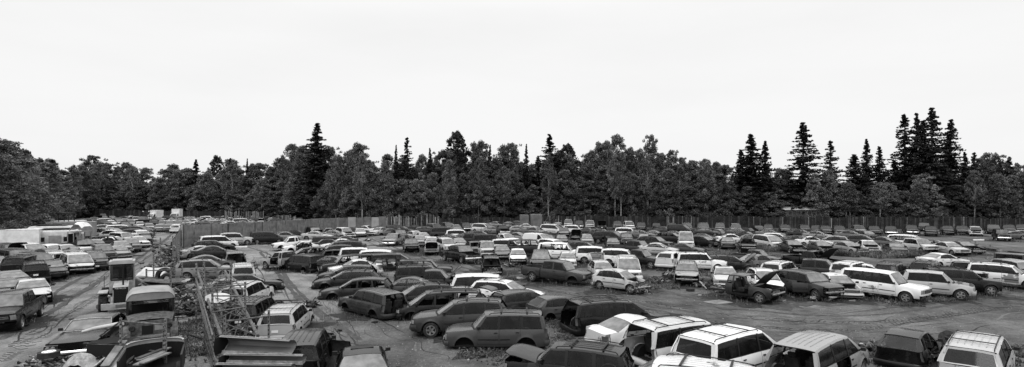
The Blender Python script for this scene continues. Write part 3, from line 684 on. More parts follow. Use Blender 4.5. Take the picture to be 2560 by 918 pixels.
def tread(pix, width=.55, lugs=True, step=.32):
    pts = spline([at(x, y) for x, y in pix], 24); mb = MB(); acc = 0; lr = random.Random(int(pix[0][0]))
    dd = 0
    for a, b in zip(pts, pts[1:]):
        d = (b - a); L = d.length
        if L < 1e-4: continue
        d.normalize(); n = Vector((-d.y, d.x, 0))
        while dd < L:
            c = a + d * dd
            if lr.random() < .85:
                for s in (1, -1):
                    if lr.random() < .2: continue
                    w_ = width * lr.uniform(.8, 1.08); q = c + n * s * .03 + d * (step / 2 if s > 0 else 0); tip = q + n * s * w_ * .5 + d * .22; th = lr.uniform(.03, .085)
                    z0 = .004
                    mb.hexa([(q.x, q.y, -.02), (q.x + d.x * th, q.y + d.y * th, -.02), (tip.x + d.x * th, tip.y + d.y * th, -.02), (tip.x, tip.y, -.02),
                             (q.x, q.y, .014), (q.x + d.x * th, q.y + d.y * th, .014), (tip.x + d.x * th * .8, tip.y + d.y * th * .8, .01), (tip.x, tip.y, .01)], 'damp_shade_soil' if lr.random() < .65 else 'pressed_shade_soil')
            dd += step
        dd -= L
    return mb
def ribbon(pix, width, m, z=.004, wob=.15):
    pts = spline([at(x, y) for x, y in pix], 16); rows = []; lr = random.Random(3)
    for i, a in enumerate(pts):
        d = (pts[min(i + 1, len(pts) - 1)] - pts[max(i - 1, 0)]).normalized(); n = Vector((-d.y, d.x, 0)); w_ = width * (1 + lr.uniform(-wob, wob))
        rows.append([(a.x - n.x * w_ / 2, a.y - n.y * w_ / 2, z), (a.x + n.x * w_ / 2, a.y + n.y * w_ / 2, z)])
    mb = MB(); mb.grid(rows, m); return mb
tb = MB()
for pix in ([(1330, 742), (1450, 752), (1560, 766), (1700, 790), (1850, 812), (2000, 824), (2150, 824), (2300, 800), (2420, 783), (2560, 762)],
            [(1360, 728), (1480, 738), (1600, 752), (1720, 774), (1880, 794), (2050, 806), (2200, 806), (2330, 790), (2440, 772), (2560, 750)],
            [(1560, 800), (1700, 825), (1760, 838)], [(30, 870), (90, 830), (150, 800), (200, 770), (250, 735)],
            [(0, 905), (60, 868), (130, 832)], [(170, 700), (230, 678), (300, 650), (360, 622)], [(205, 712), (262, 690), (330, 660)]):
    tb.add(tread(pix))
o = link('track', tb.mesh('track', None)); o['kind'] = 'structure'
rb = MB(); zr_ = .004
for i, (pix, wd) in enumerate(([[(1090, 655), (1200, 690), (1320, 712), (1480, 735), (1640, 765), (1800, 790), (1950, 803)], .35], [[(1120, 662), (1230, 700), (1340, 722), (1500, 748)], .3], [[(1060, 640), (1150, 668), (1280, 690), (1400, 706)], .3],
                 [[(0, 850), (110, 790), (230, 715), (330, 655), (400, 610), (430, 585)], .4], [[(0, 810), (90, 762), (190, 702), (300, 650), (380, 606)], .35], [[(650, 630), (700, 690), (760, 760), (860, 830)], .35],
                 [[(600, 612), (680, 640), (720, 700), (800, 780), (900, 850)], .3], [[(640, 604), (700, 610), (800, 600), (900, 592), (960, 610), (1060, 645)], .3], [[(1700, 760), (1900, 778), (2100, 790), (2300, 775), (2540, 730)], .3])):
    q = ribbon(pix, wd, 'pressed_shade_soil', .004 + .0005 * i, .4); rb.add(q)
def streaks(mb, pix, spread, n, seed):
    pts = spline([at(x, y) for x, y in pix], 10); l2 = random.Random(seed)
    for _ in range(n):
        i = l2.randrange(len(pts) - 13); k = l2.randint(4, 12); off = l2.gauss(0, spread * .5); w0 = l2.uniform(.01, .05) * (1 + pts[i].y / 90); rows = []; z = .003 + l2.random() * .008
        wv = l2.uniform(0, .35); ph_ = l2.uniform(0, 6); m = l2.choice(['pressed_shade_soil', 'damp_shade_soil', 'light_soil', 'damp_shade_soil']); seg = pts[i:i + k + 1]
        for j, a in enumerate(seg):
            d = (pts[min(i + j + 1, len(pts) - 1)] - pts[max(i + j - 1, 0)]).normalized(); nn = Vector((-d.y, d.x, 0)); tp = w0 * math.sin(math.pi * (j + .15) / (len(seg) - .7)) * l2.uniform(.6, 1.3)
            c = a + nn * (off + l2.uniform(-.05, .05)); c = c + nn * wv * math.sin(j * .9 + ph_); rows.append([(c.x - nn.x * tp, c.y - nn.y * tp, z), (c.x + nn.x * tp, c.y + nn.y * tp, z)])
        mb.grid(rows, m)
mat('light_soil', .12, .95, noise=(.06, .13), scale=4)
LANES = [[(0, 870), (110, 800), (230, 725), (330, 662), (400, 615), (440, 590), (455, 572)], [(900, 918), (800, 800), (720, 700), (680, 650), (640, 615), (600, 605)], [(560, 612), (700, 612), (800, 600), (900, 592), (960, 610), (1060, 645), (1180, 680), (1320, 715), (1480, 740), (1640, 770), (1800, 795), (1950, 808), (2150, 806), (2350, 780), (2560, 745)],
         [(1100, 650), (1300, 722), (1500, 752), (1700, 790), (1900, 820), (2100, 826), (2300, 800), (2560, 770)], [(2560, 700), (2500, 660), (2440, 625), (2420, 600), (2560, 590)], [(1050, 918), (960, 860), (860, 790), (780, 720)]]
for i, ln in enumerate(LANES): streaks(rb, ln, [3.2, 3.5, 4, 4, 3, 3.5][i], [75, 26, 110, 90, 40, 20][i], 30 + i)
def stones():
    rs = np.random.RandomState(3); n = 9000; px = rs.uniform(-20, 2580, n); py = rs.uniform(600, 930, n) ** 1.0; z = FPX * HC / (py - YH); X = (px - 1280) / FPX * z; sz = np.exp(rs.normal(-3.95, .45, n))
    a = rs.uniform(0, 6.28, n); V = []
    C = np.stack([X, z, np.zeros(n)], 1)
    for k in range(4): V.append(C + np.stack([np.cos(a + k * 1.57) * sz, np.sin(a + k * 1.57) * sz * .8, np.full(n, -.01)], 1))
    V.append(C + np.stack([0 * a, 0 * a, sz * .8], 1)); V = np.stack(V, 1).reshape(-1, 3); b = np.arange(n)[:, None] * 5
    F = np.concatenate([b + np.array([[k, (k + 1) % 4, 4]]) for k in range(4)])
    return fastmesh('gravel', V, F, ['stone'])
o = link('track', rb.mesh('ruts', None)); o['kind'] = 'structure'
# puddle at the right
mat('water', .02, .06, spec=.8)
def blob(px, py, rx, ry, m, z, seed=1, n=28):
    c = at(px, py); lr = random.Random(seed); ph = [lr.uniform(0, 6) for _ in range(3)]
    pts = []
    for k in range(n):
        a = 2 * math.pi * k / n; q = 1 + .12 * math.sin(2 * a + ph[0]) + .1 * math.sin(3 * a + ph[1]) + .05 * math.sin(5 * a + ph[2]); pts.append((c.x + rx * q * math.cos(a), c.y + ry * q * math.sin(a), z))
    mb = MB(); mb.face(pts, m); return mb
PLACE_STONES = True
o = link('puddle', blob(2478, 625, 1.5, 4.2, 'water', .012, 2).mesh('puddle', None)); o['kind'] = 'structure'
o = link('damp_ground', blob(2475, 626, 2.2, 6.0, 'damp_shade_soil', .007, 5).mesh('damp', None)); o['kind'] = 'structure'
# ---------------------------------------------------------------- foliage
def leafmat(name, a, b, tr=.25):
    m = bpy.data.materials.new(name); m.use_nodes = True; t = m.node_tree; p = t.nodes['Principled BSDF']; p.inputs['Roughness'].default_value = .7; p.inputs['Specular IOR Level'].default_value = .12
    gm = nd(t, 'ShaderNodeNewGeometry'); oi = nd(t, 'ShaderNodeObjectInfo')
    r = nd(t, 'ShaderNodeMapRange'); r.inputs[3].default_value = a; r.inputs[4].default_value = b; t.links.new(gm.outputs['Random Per Island'], r.inputs[0])
    r2 = nd(t, 'ShaderNodeMapRange'); r2.inputs[3].default_value = .7; r2.inputs[4].default_value = 1.3; t.links.new(oi.outputs['Random'], r2.inputs[0])
    k = nd(t, 'ShaderNodeMath', operation='MULTIPLY'); t.links.new(r.outputs[0], k.inputs[0]); t.links.new(r2.outputs[0], k.inputs[1]); t.links.new(k.outputs[0], p.inputs['Base Color'])
    c_ = nd(t, 'ShaderNodeTexCoord'); cn = nd(t, 'ShaderNodeTexNoise'); cn.inputs['Scale'].default_value = .55; cn.inputs['Detail'].default_value = 3; t.links.new(c_.outputs['Object'], cn.inputs['Vector'])
    r3 = nd(t, 'ShaderNodeMapRange'); r3.inputs[1].default_value = .35; r3.inputs[2].default_value = .65; r3.inputs[3].default_value = .55; r3.inputs[4].default_value = 1.5; t.links.new(cn.outputs[0], r3.inputs[0])
    k2 = nd(t, 'ShaderNodeMath', operation='MULTIPLY'); t.links.new(k.outputs[0], k2.inputs[0]); t.links.new(r3.outputs[0], k2.inputs[1]); k = k2; t.links.new(k.outputs[0], p.inputs['Base Color'])
    tl = nd(t, 'ShaderNodeBsdfTranslucent'); t.links.new(k.outputs[0], tl.inputs[0]); s = nd(t, 'ShaderNodeMixShader'); s.inputs[0].default_value = tr
    o = t.nodes['Material Output']; t.links.new(p.outputs[0], s.inputs[1]); t.links.new(tl.outputs[0], s.inputs[2]); t.links.new(s.outputs[0], o.inputs[0]); MAT[name] = m
leafmat('broad_leaf', .025, .2, .3); leafmat('needles', .01, .05, .15); leafmat('shrub_leaf', .01, .06, .15); leafmat('pale_leaf', .08, .2); leafmat('weed_leaf', .04, .2, .25)
mat('bark', .07, .9, noise=(.04, .11), scale=1.5); mat('pale_bark', .24, .85, noise=(.12, .34), scale=1.2)
def fastmesh(name, V, F, mats):                       # V (n,3), F (m,4)
    me = bpy.data.meshes.new(name); me.vertices.add(len(V)); me.vertices.foreach_set('co', np.asarray(V, 'f').ravel())
    k = F.shape[1]; me.loops.add(F.size); me.loops.foreach_set('vertex_index', F.ravel().astype('i'))
    me.polygons.add(len(F)); me.polygons.foreach_set('loop_start', np.arange(0, F.size, k, dtype='i')); me.polygons.foreach_set('loop_total', np.full(len(F), k, 'i'))
    for q in mats: me.materials.append(MAT[q])
    me.update(calc_edges=True); return me
mat('stone', .2, .9, noise=(.06, .3), scale=.6)
o = link('gravel', stones()); o['kind'] = 'stuff'
def cards(C, S, rs, flat=.5):                          # leaf clumps: bent quads at centres C with sizes S
    n = len(C); a = rs.normal(size=(n, 3)); a /= np.linalg.norm(a, axis=1)[:, None]; b = rs.normal(size=(n, 3)); b[:, 2] *= flat
    b -= a * (a * b).sum(1)[:, None]; b /= np.linalg.norm(b, axis=1)[:, None]
    S = S[:, None]; u = a * S * .5; v = b * S * rs.uniform(.35, .8, (n, 1)) * .5
    j = lambda: 1 + rs.uniform(-.35, .35, (n, 1))
    V = np.stack([C - u * j() - v * j(), C + u * j() - v * j(), C + u * j() + v * j(), C - u * j() + v * j()], 1).reshape(-1, 3)
    return V, np.arange(4 * n).reshape(n, 4)
def broad_proto(seed, H=15, Wd=7, n=9000, low=.12, lf=.34, m='broad_leaf', open_=.0):
    rs = np.random.RandomState(seed); tk = MB(); lr = random.Random(seed)
    z = [0, H * .3, H * .6, H * .88]; xs_ = [0, lr.uniform(-.3, .3), lr.uniform(-.5, .5), lr.uniform(-.6, .6)]
    tk.tube([(xs_[i], xs_[-i] * .5, z[i]) for i in range(4)], [.24, .19, .12, .04], 'bark', 7)
    cl = []; nb = 120; lob = [(lr.uniform(0, 6.28), lr.uniform(.3, 1), lr.uniform(.6, 1.25)) for _ in range(7)]
    for k in range(nb):
        h = low + (1 - low) * ((k + .5) / nb) ** .9; prof = math.sin(math.pi * min(1, (h - low) / (1 - low) * .84 + .16)) ** .75
        a = lr.uniform(0, 2 * math.pi); f = 1.0
        for la, lh, lw in lob: f *= 1 + (lw - 1) * math.exp(-((math.cos(a - la) - 1) ** 2) * 2 - ((h - lh) * 5) ** 2)
        rr = Wd / 2 * prof * f * lr.uniform(.3, 1.08) ** .6; zz = H * h * lr.uniform(.97, 1.02)
        c = (rr * math.cos(a), rr * math.sin(a), zz); cl.append((c, lr.uniform(.35, .95) * Wd / 7 * (1.15 - .5 * h)))
        if k % 4 == 0: tk.tube([(0, 0, max(H * .12, zz - rr * .9)), (c[0] * .55, c[1] * .55, zz - .5), c], [.07, .04, .012], 'bark', 4, False)
    for k in range(9): cl.append(((lr.gauss(0, Wd * .13), lr.gauss(0, Wd * .13), H * lr.uniform(.93, 1.0)), lr.uniform(.22, .45)))
    ws = np.array([q[1] ** 1.8 for q in cl]); ws /= ws.sum(); idx = rs.choice(len(cl), n, p=ws)
    C0 = np.array([q[0] for q in cl])[idx]; R0 = np.array([q[1] for q in cl])[idx]
    d = rs.normal(size=(n, 3)); d /= np.linalg.norm(d, axis=1)[:, None]; rad = R0 * rs.uniform(.2, 1.35, n) ** .6
    C = C0 + d * rad[:, None] * np.array([1.2, 1.2, .8]); C[:, 2] -= (np.hypot(C[:, 0] - C0[:, 0], C[:, 1] - C0[:, 1])) * .25
    V, F = cards(C, rs.uniform(.45, 1.2, n) * lf, rs, .3)
    return fastmesh('crown', V, F, [m]), tk.mesh('trunk')
def spruce_proto(seed, H=20, Wd=6, dens=1.0, gap=.0, low=.06, m='needles', droop=.25, power=.8):
    rs = np.random.RandomState(seed); lr = random.Random(seed); tk = MB(); tk.tube([(0, 0, 0), (0, 0, H * .5), (0, 0, H * .99)], [.2, .13, .02], 'bark', 6)
    Cs = []; Ss = []; lv = int(H * 2.4)
    for i in range(lv):
        h = low + (1 - low) * i / lv; r = Wd / 2 * (1 - h) ** power * lr.uniform(.75, 1.15) + .05
        nb = max(5, int(12 * dens * (.5 + (1 - h))))
        for b in range(nb):
            if lr.random() < gap: continue
            a = lr.uniform(0, 6.283); L = r * lr.uniform(.7, 1.15); z0 = H * h + lr.uniform(-.15, .15)
            k = max(3, int(L / .22)); t = (np.arange(k) + .5) / k
            for tt in t:
                w_ = (.1 + .34 * (1 - tt)) * min(1, L / 1.6)
                zz = z0 + L * (-droop * tt + droop * 1.1 * tt ** 3)
                for q in range(6):
                    Cs.append((L * tt * math.cos(a) + lr.uniform(-w_, w_) * math.sin(a), L * tt * math.sin(a) + lr.uniform(-w_, w_) * math.cos(a), zz - lr.uniform(0, .22))); Ss.append(lr.uniform(.16, .32))
            if b % 3 == 0: tk.tube([(0, 0, z0), (L * .9 * math.cos(a), L * .9 * math.sin(a), z0 - L * droop * .4)], [.03, .01], 'bark', 3, False)
    C = np.array(Cs); V, F = cards(C, np.array(Ss), rs, .3); return fastmesh('crown', V, F, [m]), tk.mesh('trunk')
TK = [broad_proto(90 + i, 15, 6, 9000, .42, .25) for i in range(3)]
BP = [broad_proto(11 + i, 15, 7.5, 21000, [.05, .12, .2, .08][i % 4], .25) for i in range(9)]
PP = [broad_proto(40 + i, 12, 6.5, 15000, .06, .24, 'pale_leaf') for i in range(2)]
SP = [spruce_proto(60, 20, 6.5), spruce_proto(61, 20, 5.2, 1.1, .1), spruce_proto(62, 20, 7.5, .9, .1, .04), spruce_proto(63, 20, 6, .6, .3, .1, droop=.1), spruce_proto(64, 20, 3.4, 1, 0, .05, power=.8), spruce_proto(65, 20, 6.6, .6, .22, .1, droop=-.1)]
PINE = [broad_proto(80, 16, 5, 2600, .68, .4, 'needles')]
TREES = []
def tree(kind, protos, px, d, ytop, wpx=None, i=None, label=None, name='tree', pale=False, group='trees of the forest edge'):
    H0 = {'broad': 15, 'pale': 12, 'spruce': 20, 'pine': 16}[kind]; W0 = {'broad': 7.5, 'pale': 6.5, 'spruce': 6.2, 'pine': 5}[kind]
    H = zpix(ytop, d); k = rnd.randrange(len(protos)) if i is None else i
    cr, tk = protos[k]; s = H / H0; sw = s if wpx is None else (wpx / DU * d) / W0
    p = at_d(px, d); nm = {'broad': 'broadleaf_tree', 'pale': 'broadleaf_tree', 'spruce': 'spruce_tree', 'pine': 'pine_tree'}[kind]
    r = link(nm, None, None, p, rnd.uniform(0, 6.28)); r.scale = (sw, sw, s)
    c = link('crown', cr, r); t = link('trunk', tk, r)
    if pale:
        t2 = tk.copy(); t2.materials.clear(); t2.materials.append(MAT['pale_bark']); t.data = t2
    TREES.append(dict(o=r, kind=kind, px=px, d=d, y=ytop, w=wpx, label=label, pale=pale)); return r
SKY = [(-80, 335), (0, 350), (30, 360), (60, 388), (100, 404), (150, 416), (180, 420), (210, 398), (235, 385), (262, 400), (290, 412), (330, 412), (345, 428), (385, 418), (410, 432), (450, 406), (480, 408), (520, 415), (560, 406), (600, 402), (650, 404),
       (690, 412), (712, 376), (740, 362), (770, 372), (800, 378), (830, 354), (860, 376), (895, 360), (920, 372), (945, 398), (970, 384), (1000, 392), (1040, 380), (1070, 376), (1100, 372), (1142, 334), (1165, 372), (1195, 354), (1230, 372), (1280, 362), (1310, 380), (1340, 400),
       (1385, 384), (1415, 363), (1445, 388), (1480, 372), (1520, 352), (1552, 338), (1590, 360), (1625, 350), (1660, 372), (1705, 368), (1745, 374), (1795, 376), (1812, 412), (1840, 425), (1870, 430), (1930, 424), (1960, 402), (1985, 420), (2030, 450), (2075, 432), (2110, 470),
       (2150, 455), (2200, 440), (2260, 438), (2320, 430), (2380, 440), (2440, 398), (2480, 392), (2520, 412), (2560, 396), (2660, 400)]
def fence_d(px): return ip([(-100, 150), (60, 175), (250, 236), (700, 200), (900, 150), (1340, 163), (2560, 150), (2700, 150)], px)
for px, yt, wd, k in ((793, 305, 62, 0), (1375, 333, 52, 2), (1018, 340, 40, 3), (1877, 333, 62, 0), (1913, 350, 46, 1), (2008, 303, 66, 5), (2076, 348, 50, 3), (2135, 384, 54, 0), (2166, 345, 40, 1), (2198, 364, 36, 0), (2262, 281, 60, 3),
                      (2291, 280, 44, 5), (2330, 266, 60, 5), (2308, 298, 56, 0), (2377, 296, 54, 5), (2370, 350, 48, 0), (2412, 378, 34, 1), (2436, 378, 36, 3), (2523, 390, 40, 1), (490, 397, 34, 1), (618, 395, 26, 4), (1225, 360, 22, 1), (1316, 358, 22, 1),
                      (990, 360, 20, 1), (1075, 368, 24, 1), (1465, 403, 22, 1), (575, 394, 24, 1), (2500, 402, 24, 1), (185, 412, 22, 1), (2236, 400, 44, 0), (1852, 372, 40, 0), (1345, 388, 40, 1), (905, 380, 30, 1), (1265, 380, 34, 1), (130, 396, 30, 3)):
    tree('spruce', SP, px, fence_d(px) + rnd.uniform(9, 15), yt, wd * (2.5 if k != 4 else 1.6), k)
tree('pine', PINE, 541, fence_d(541) + 20, 391, 34, 0); tree('pine', PINE, 1143, fence_d(1143) + 18, 331, 58, 0); tree('pine', PINE, 1420, fence_d(1420) + 18, 362, 52, 0); tree('pine', PINE, 60, fence_d(60) + 18, 375, 50, 0)
# broadleaf wall: tall ranks behind, low skirt in front
x = -90
while x < 2660:
    d = fence_d(x) + rnd.uniform(12, 20); tree('broad', BP, x + rnd.uniform(-6, 6), d, ip(SKY, x) + rnd.choice([-6, 2, 10, 20, 30]) + rnd.uniform(-4, 6), rnd.uniform(54, 96)); x += rnd.uniform(20, 31)
x = -70
while x < 2640:
    if not 1960 < x < 2110:
        d = fence_d(x) + rnd.uniform(4, 9); yt = ip(SKY, x); yt = yt + (540 - yt) * rnd.uniform(.15, .6); tree('broad', BP, x, d, yt, rnd.uniform(50, 84))
    x += rnd.uniform(28, 44)
for px, yt, wd in ((2035, 436, 70), (2072, 428, 76), (2150, 490, 50), (2310, 438, 90), (2448, 470, 80), (2130, 500, 44), (1690, 470, 70)):
    tree('pale', PP, px, fence_d(px) + 4 + rnd.random() * 3, yt, wd)
for px, yt, wd, dd in ((5, 352, 190, 110), (-50, 345, 190, 96), (60, 392, 130, 128), (112, 410, 110, 150), (-20, 470, 120, 84), (30, 478, 100, 96), (90, 470, 90, 120), (150, 440, 90, 180)):
    tree('broad', BP, px, dd, yt, wd)
for px, yb, yt in ((840, 500, 420), (1260, 500, 430), (1700, 500, 430), (2200, 500, 470), (2500, 500, 450), (330, 500, 430), (445, 500, 440), (520, 500, 440), (250, 500, 420), (1372, 520, 400), (1552, 516, 400), (1538, 505, 400), (1618, 505, 405), (963, 530, 420), (905, 505, 400), (1197, 515, 410), (2115, 535, 470), (2126, 535, 470), (2297, 540, 470), (2437, 540, 440), (70, 500, 400), (180, 520, 430), (655, 518, 460), (580, 495, 420)):
    tree('broad', TK, px, fence_d(px) + 3.0, yt - 12, 56, pale=True)
# undergrowth and the dark inside of the wood
def fill(name, x0, x1, dn, df, z0, hfun, n, sz, m, seed):
    rs = np.random.RandomState(seed); px = rs.uniform(x0, x1, n); f = rs.uniform(dn, df, n); d = np.array([fence_d(q) for q in px]) + f
    top_ = np.array([hfun(a, b) for a, b in zip(px, d)]); z = z0 + (top_ - z0) * rs.uniform(0, 1, n)
    C = np.stack([(px - 1280) / DU * d, d * FPX / DU, z], 1); V, F = cards(C, rs.uniform(.6, 1.4, n) * sz, rs); return V, F
V, F = fill('u', -150, 2710, 22, 42, 0, lambda p, d: max(3, zpix(ip(SKY, p) + 46, d)), 80000, 1.3, 'needles', 5)
o = link('forest', fastmesh('forest', V, F, ['needles'])); o['kind'] = 'stuff'
V, F = fill('u', -150, 2710, 3, 14, 0, lambda p, d: 2.6 + 1.6 * math.sin(p * .05) + 1.2 * math.sin(p * .013), 26000, .6, 'broad_leaf', 6)
k = ~((V.reshape(-1, 4, 3)[:, 0, 0] / V.reshape(-1, 4, 3)[:, 0, 1] * FPX + 1280 > 1950) & (V.reshape(-1, 4, 3)[:, 0, 0] / V.reshape(-1, 4, 3)[:, 0, 1] * FPX + 1280 < 2090) & (V.reshape(-1, 4, 3)[:, 0, 2] > 2.4))
V = V.reshape(-1, 4, 3)[k].reshape(-1, 3); F = np.arange(len(V)).reshape(-1, 4)
o = link('undergrowth', fastmesh('undergrowth', V, F, ['shrub_leaf'])); o['kind'] = 'stuff'
def label_trees():
    used = set()
    base = {'broad': 'leafy broadleaf tree', 'pale': 'pale bushy tree', 'spruce': 'dark spruce', 'pine': 'flat-topped pine'}
    ts = sorted(TREES, key=lambda t: t['px']); marks = [(-50, 'far left corner of the wood'), (235, 'the broad tree above the trailers'), (430, 'the far left lot'), (793, 'the tallest spruce left of centre'), (1143, 'the tufted pine'), (1375, 'the tiered centre spruce'), (1555, 'the rounded centre treetops'), (1760, 'the shoulder of the centre wood'),
             (1890, 'the pair of broad spruces'), (2008, 'the lone tall spire'), (2140, 'the low gap in the wood'), (2310, 'the tall spruce clump'), (2440, 'the right-hand pale trunk'), (2600, 'the right edge of the wood')]
    cnt = {}
    for t in ts:
        m = min(marks, key=lambda q: abs(q[0] - t['px']))[1]; sz = 'tall' if t['y'] < 390 else ('middling' if t['y'] < 450 else 'low')
        rk = 'front rank' if t['d'] - fence_d(t['px']) < 11 else 'back rank'
        b = ('pale-trunked tree' if t['pale'] else ('narrow spruce spire' if t['kind'] == 'spruce' and t['w'] < 28 else base[t['kind']]))
        l = '%s %s, %s, near %s' % (sz, b, rk, m); n = cnt.get(l, 0); cnt[l] = n + 1; t['l'] = (l, n)
    for t in ts:
        l, n = t['l']; L = l if cnt[l] == 1 else l.replace(', near', ', %s from left near' % ['first', 'second', 'third', 'fourth', 'fifth', 'sixth', 'seventh', 'eighth', 'ninth', 'tenth', 'eleventh', 'twelfth', 'thirteenth', 'fourteenth', 'fifteenth'][min(n, 14)])
        tag(t['o'], L, 'tree', 'trees of the forest edge')
label_trees()
# ---------------------------------------------------------------- weeds
def pin(poly, x, y):
    c = False; j = len(poly) - 1
    for i in range(len(poly)):
        if (poly[i][1] > y) != (poly[j][1] > y) and x < (poly[j][0] - poly[i][0]) * (y - poly[i][1]) / (poly[j][1] - poly[i][1]) + poly[i][0]: c = not c
        j = i
    return c
def weeds(name, polys, dens, h, m='weed_leaf', seed=1, broad=.4):
    lr = random.Random(seed); V = []
    for poly in polys:
        Pw = [tuple(at(*q)[:2]) for q in poly]; xs_ = [q[0] for q in Pw]; ys_ = [q[1] for q in Pw]
        area = abs(sum(Pw[i][0] * Pw[i - 1][1] - Pw[i - 1][0] * Pw[i][1] for i in range(len(Pw)))) / 2
        n = int(area * dens); cl = [(lr.uniform(min(xs_), max(xs_)), lr.uniform(min(ys_), max(ys_)), lr.uniform(.4, 1.6)) for _ in range(max(12, int(area / 1.6)))]; t = 0; n = int(n * 2.6)
        while t < n:
            c = lr.choice(cl); x = c[0] + lr.gauss(0, c[2] * .55); y = c[1] + lr.gauss(0, c[2] * .55); t += 1
            if not pin(Pw, x, y): continue
            hh = h * lr.uniform(.25, .8) * (.8 if y < 50 else 1.2); sc = 1 if y < 60 else 1.6
            for b in range(9):
                a = lr.uniform(0, 6.28); l = lr.uniform(.1, .6) * hh; wd = lr.uniform(.005, .016) * sc * (1.9 if lr.random() < broad else 1); ca, sa = math.cos(a), math.sin(a)
                if b % 2 == 0:                            # a flat leaf
                    zc = lr.uniform(.15, .8) * hh; s1 = wd * 2.4; cx_, cy_ = x + ca * l * .6, y + sa * l * .6
                    V += [(cx_ - ca * s1, cy_ - sa * s1, zc), (cx_ + sa * s1 * .6, cy_ - ca * s1 * .6, zc + .01), (cx_ + ca * s1, cy_ + sa * s1, zc - s1 * .3), (cx_ - sa * s1 * .6, cy_ + ca * s1 * .6, zc + .01)]; continue
                z0 = lr.uniform(0, .3) * hh; z1 = z0 + hh * lr.uniform(.3, .8)
                V += [(x - sa * wd, y + ca * wd, z0 - .02), (x + sa * wd, y - ca * wd, z0 - .02), (x + ca * l + sa * wd * .6, y + sa * l - ca * wd * .6, z1), (x + ca * l - sa * wd * .6, y + sa * l + ca * wd * .6, z1 - .02)]
    V = np.array(V); o = link(name, fastmesh(name, V, np.arange(len(V)).reshape(-1, 4), [m])); o['kind'] = 'stuff'
weeds('weeds', [[(1990, 740), (2080, 755), (2180, 768), (2300, 770), (2420, 745), (2470, 725), (2400, 715), (2200, 730), (2050, 735)], [(1240, 700), (1330, 705), (1480, 720), (1500, 700), (1400, 690), (1280, 690)],
                [(1640, 680), (1800, 700), (1830, 740), (1960, 745), (1990, 730), (1900, 700), (1800, 650), (1640, 660)], [(1560, 690), (1700, 700), (1700, 725), (1600, 725)]], 26, .42, seed=2)
weeds('tall_weeds', [[(2140, 640), (2200, 648), (2300, 645), (2330, 628), (2280, 612), (2190, 612)], [(1960, 630), (2150, 645), (2140, 620), (2000, 615)], [(1270, 592), (1320, 596), (1380, 590), (1330, 578), (1280, 574)], [(1840, 622), (1880, 632), (1990, 628), (1980, 612), (1850, 612)]], 30, .8, seed=3)
weeds('weeds', [[(1000, 775), (1300, 800), (1450, 815), (1420, 870), (1250, 880), (1100, 850)], [(820, 735), (1000, 745), (1090, 770), (1000, 775), (870, 765)], [(1450, 640), (1700, 650), (1980, 680), (1960, 640), (1700, 620), (1450, 615)], [(40, 740), (80, 752), (110, 748), (60, 735)]], 16, .28, seed=8)
weeds('weeds', [[(1230, 628), (1500, 650), (1700, 660), (1700, 640), (1480, 625), (1250, 610)], [(1480, 585), (1800, 595), (2050, 600), (2300, 590), (2300, 578), (1900, 575), (1500, 572)], [(2300, 640), (2440, 632), (2480, 618), (2330, 615)]], 6, .5, seed=4)
weeds('weeds', [[(1000, 770), (1040, 800), (1130, 820), (1120, 780), (1060, 755)], [(1120, 850), (1160, 900), (1290, 930), (1380, 930), (1300, 850), (1180, 845)], [(1380, 780), (1440, 800), (1470, 850), (1420, 860), (1380, 830)], [(2470, 880), (2560, 860), (2600, 930), (2500, 940)],
                [(2150, 860), (2210, 850), (2200, 930), (2140, 930)], [(1560, 840), (1640, 850), (1640, 930), (1560, 930)]], 34, .3, seed=5)
weeds('weeds', [[(430, 730), (500, 700), (530, 740), (560, 860), (540, 950), (400, 950), (440, 850)]], 60, .45, seed=6, broad=.8)
# ---------------------------------------------------------------- the wrecks: kind, pixel of roof centre, heading against the view (0 nose-on, 90 nose right, 180 tail-on), shade 0-9, state
ROWS = []
ROWS.append(('nearest rank below the curving track', 'cars in the nearest rank', '''
sedan 905 856 907 893 1 s
minivan 2075 830 1980 869 7 tl
minivan 1867 823 1736 853 9 r
minivan 1732 804 1618 819 8 tr
minivan 1680 908 1850 930 9 r
suv 1407 856 1540 869 1 krW
sedan 1612 792 1544 799 9 -
hatch 2284 822 2249 846 0 Wd
minivan 2452 824 2421 875 8 r
minivan 1553 752 1444 759 1 tfrW
hatch 1429 738 1334 746 5 W
suv 1219 784 1347 784 5 trW
'''))
ROWS.append(('middle cluster with noses to the left', 'cars in the middle cluster', '''
crossover 1141 755 1243 754 4 tr
minivan 1080 729 1185 727 1 grW
wagon 1044 715 1112 712 2 rW
sedan 1010 698 1044 698 4 W
suv 918 720 982 732 4 tW
wagon 1325 725 1247 733 3 TW
wagon 1286 705 1192 699 9 r
minivan 1192 688 88 9 W
pickup 1085 672 84 1 H
suv 1038 664 86 2 r
suv 1040 648 88 3 gW
wagon 882 699 965 698 3 gW
wagon 865 678 925 677 2 Wr
wagon 860 664 928 663 2 TW
sedan 897 650 -82 9 -
suv 890 638 -82 2 gW
minivan 962 634 92 4 lW
minivan 939 626 88 9 W
suv 885 620 90 9 -
minivan 751 637 792 641 1 W
crossover 850 613 -88 3 -
minivan 868 604 -86 3 -
sedan 826 640 80 2 h
wagon 840 625 84 3 Wg
sedan 873 603 -88 4 -
sedan 855 597 -88 9 -
coupe 862 590 -88 4 -
box_sedan 818 598 92 2 -
'''))
ROWS.append(('clearing beside the sandy bend', 'cars on the sandy bend', '''
pickup 732 592 -80 9 w
sedan 762 603 -84 9 gdW
cab_chassis 712 628 -140 7 fhd
wagon 783 619 -82 2 hg
pickup 795 617 -88 8 Wg
cargo_van 812 591 90 3 W
'''))
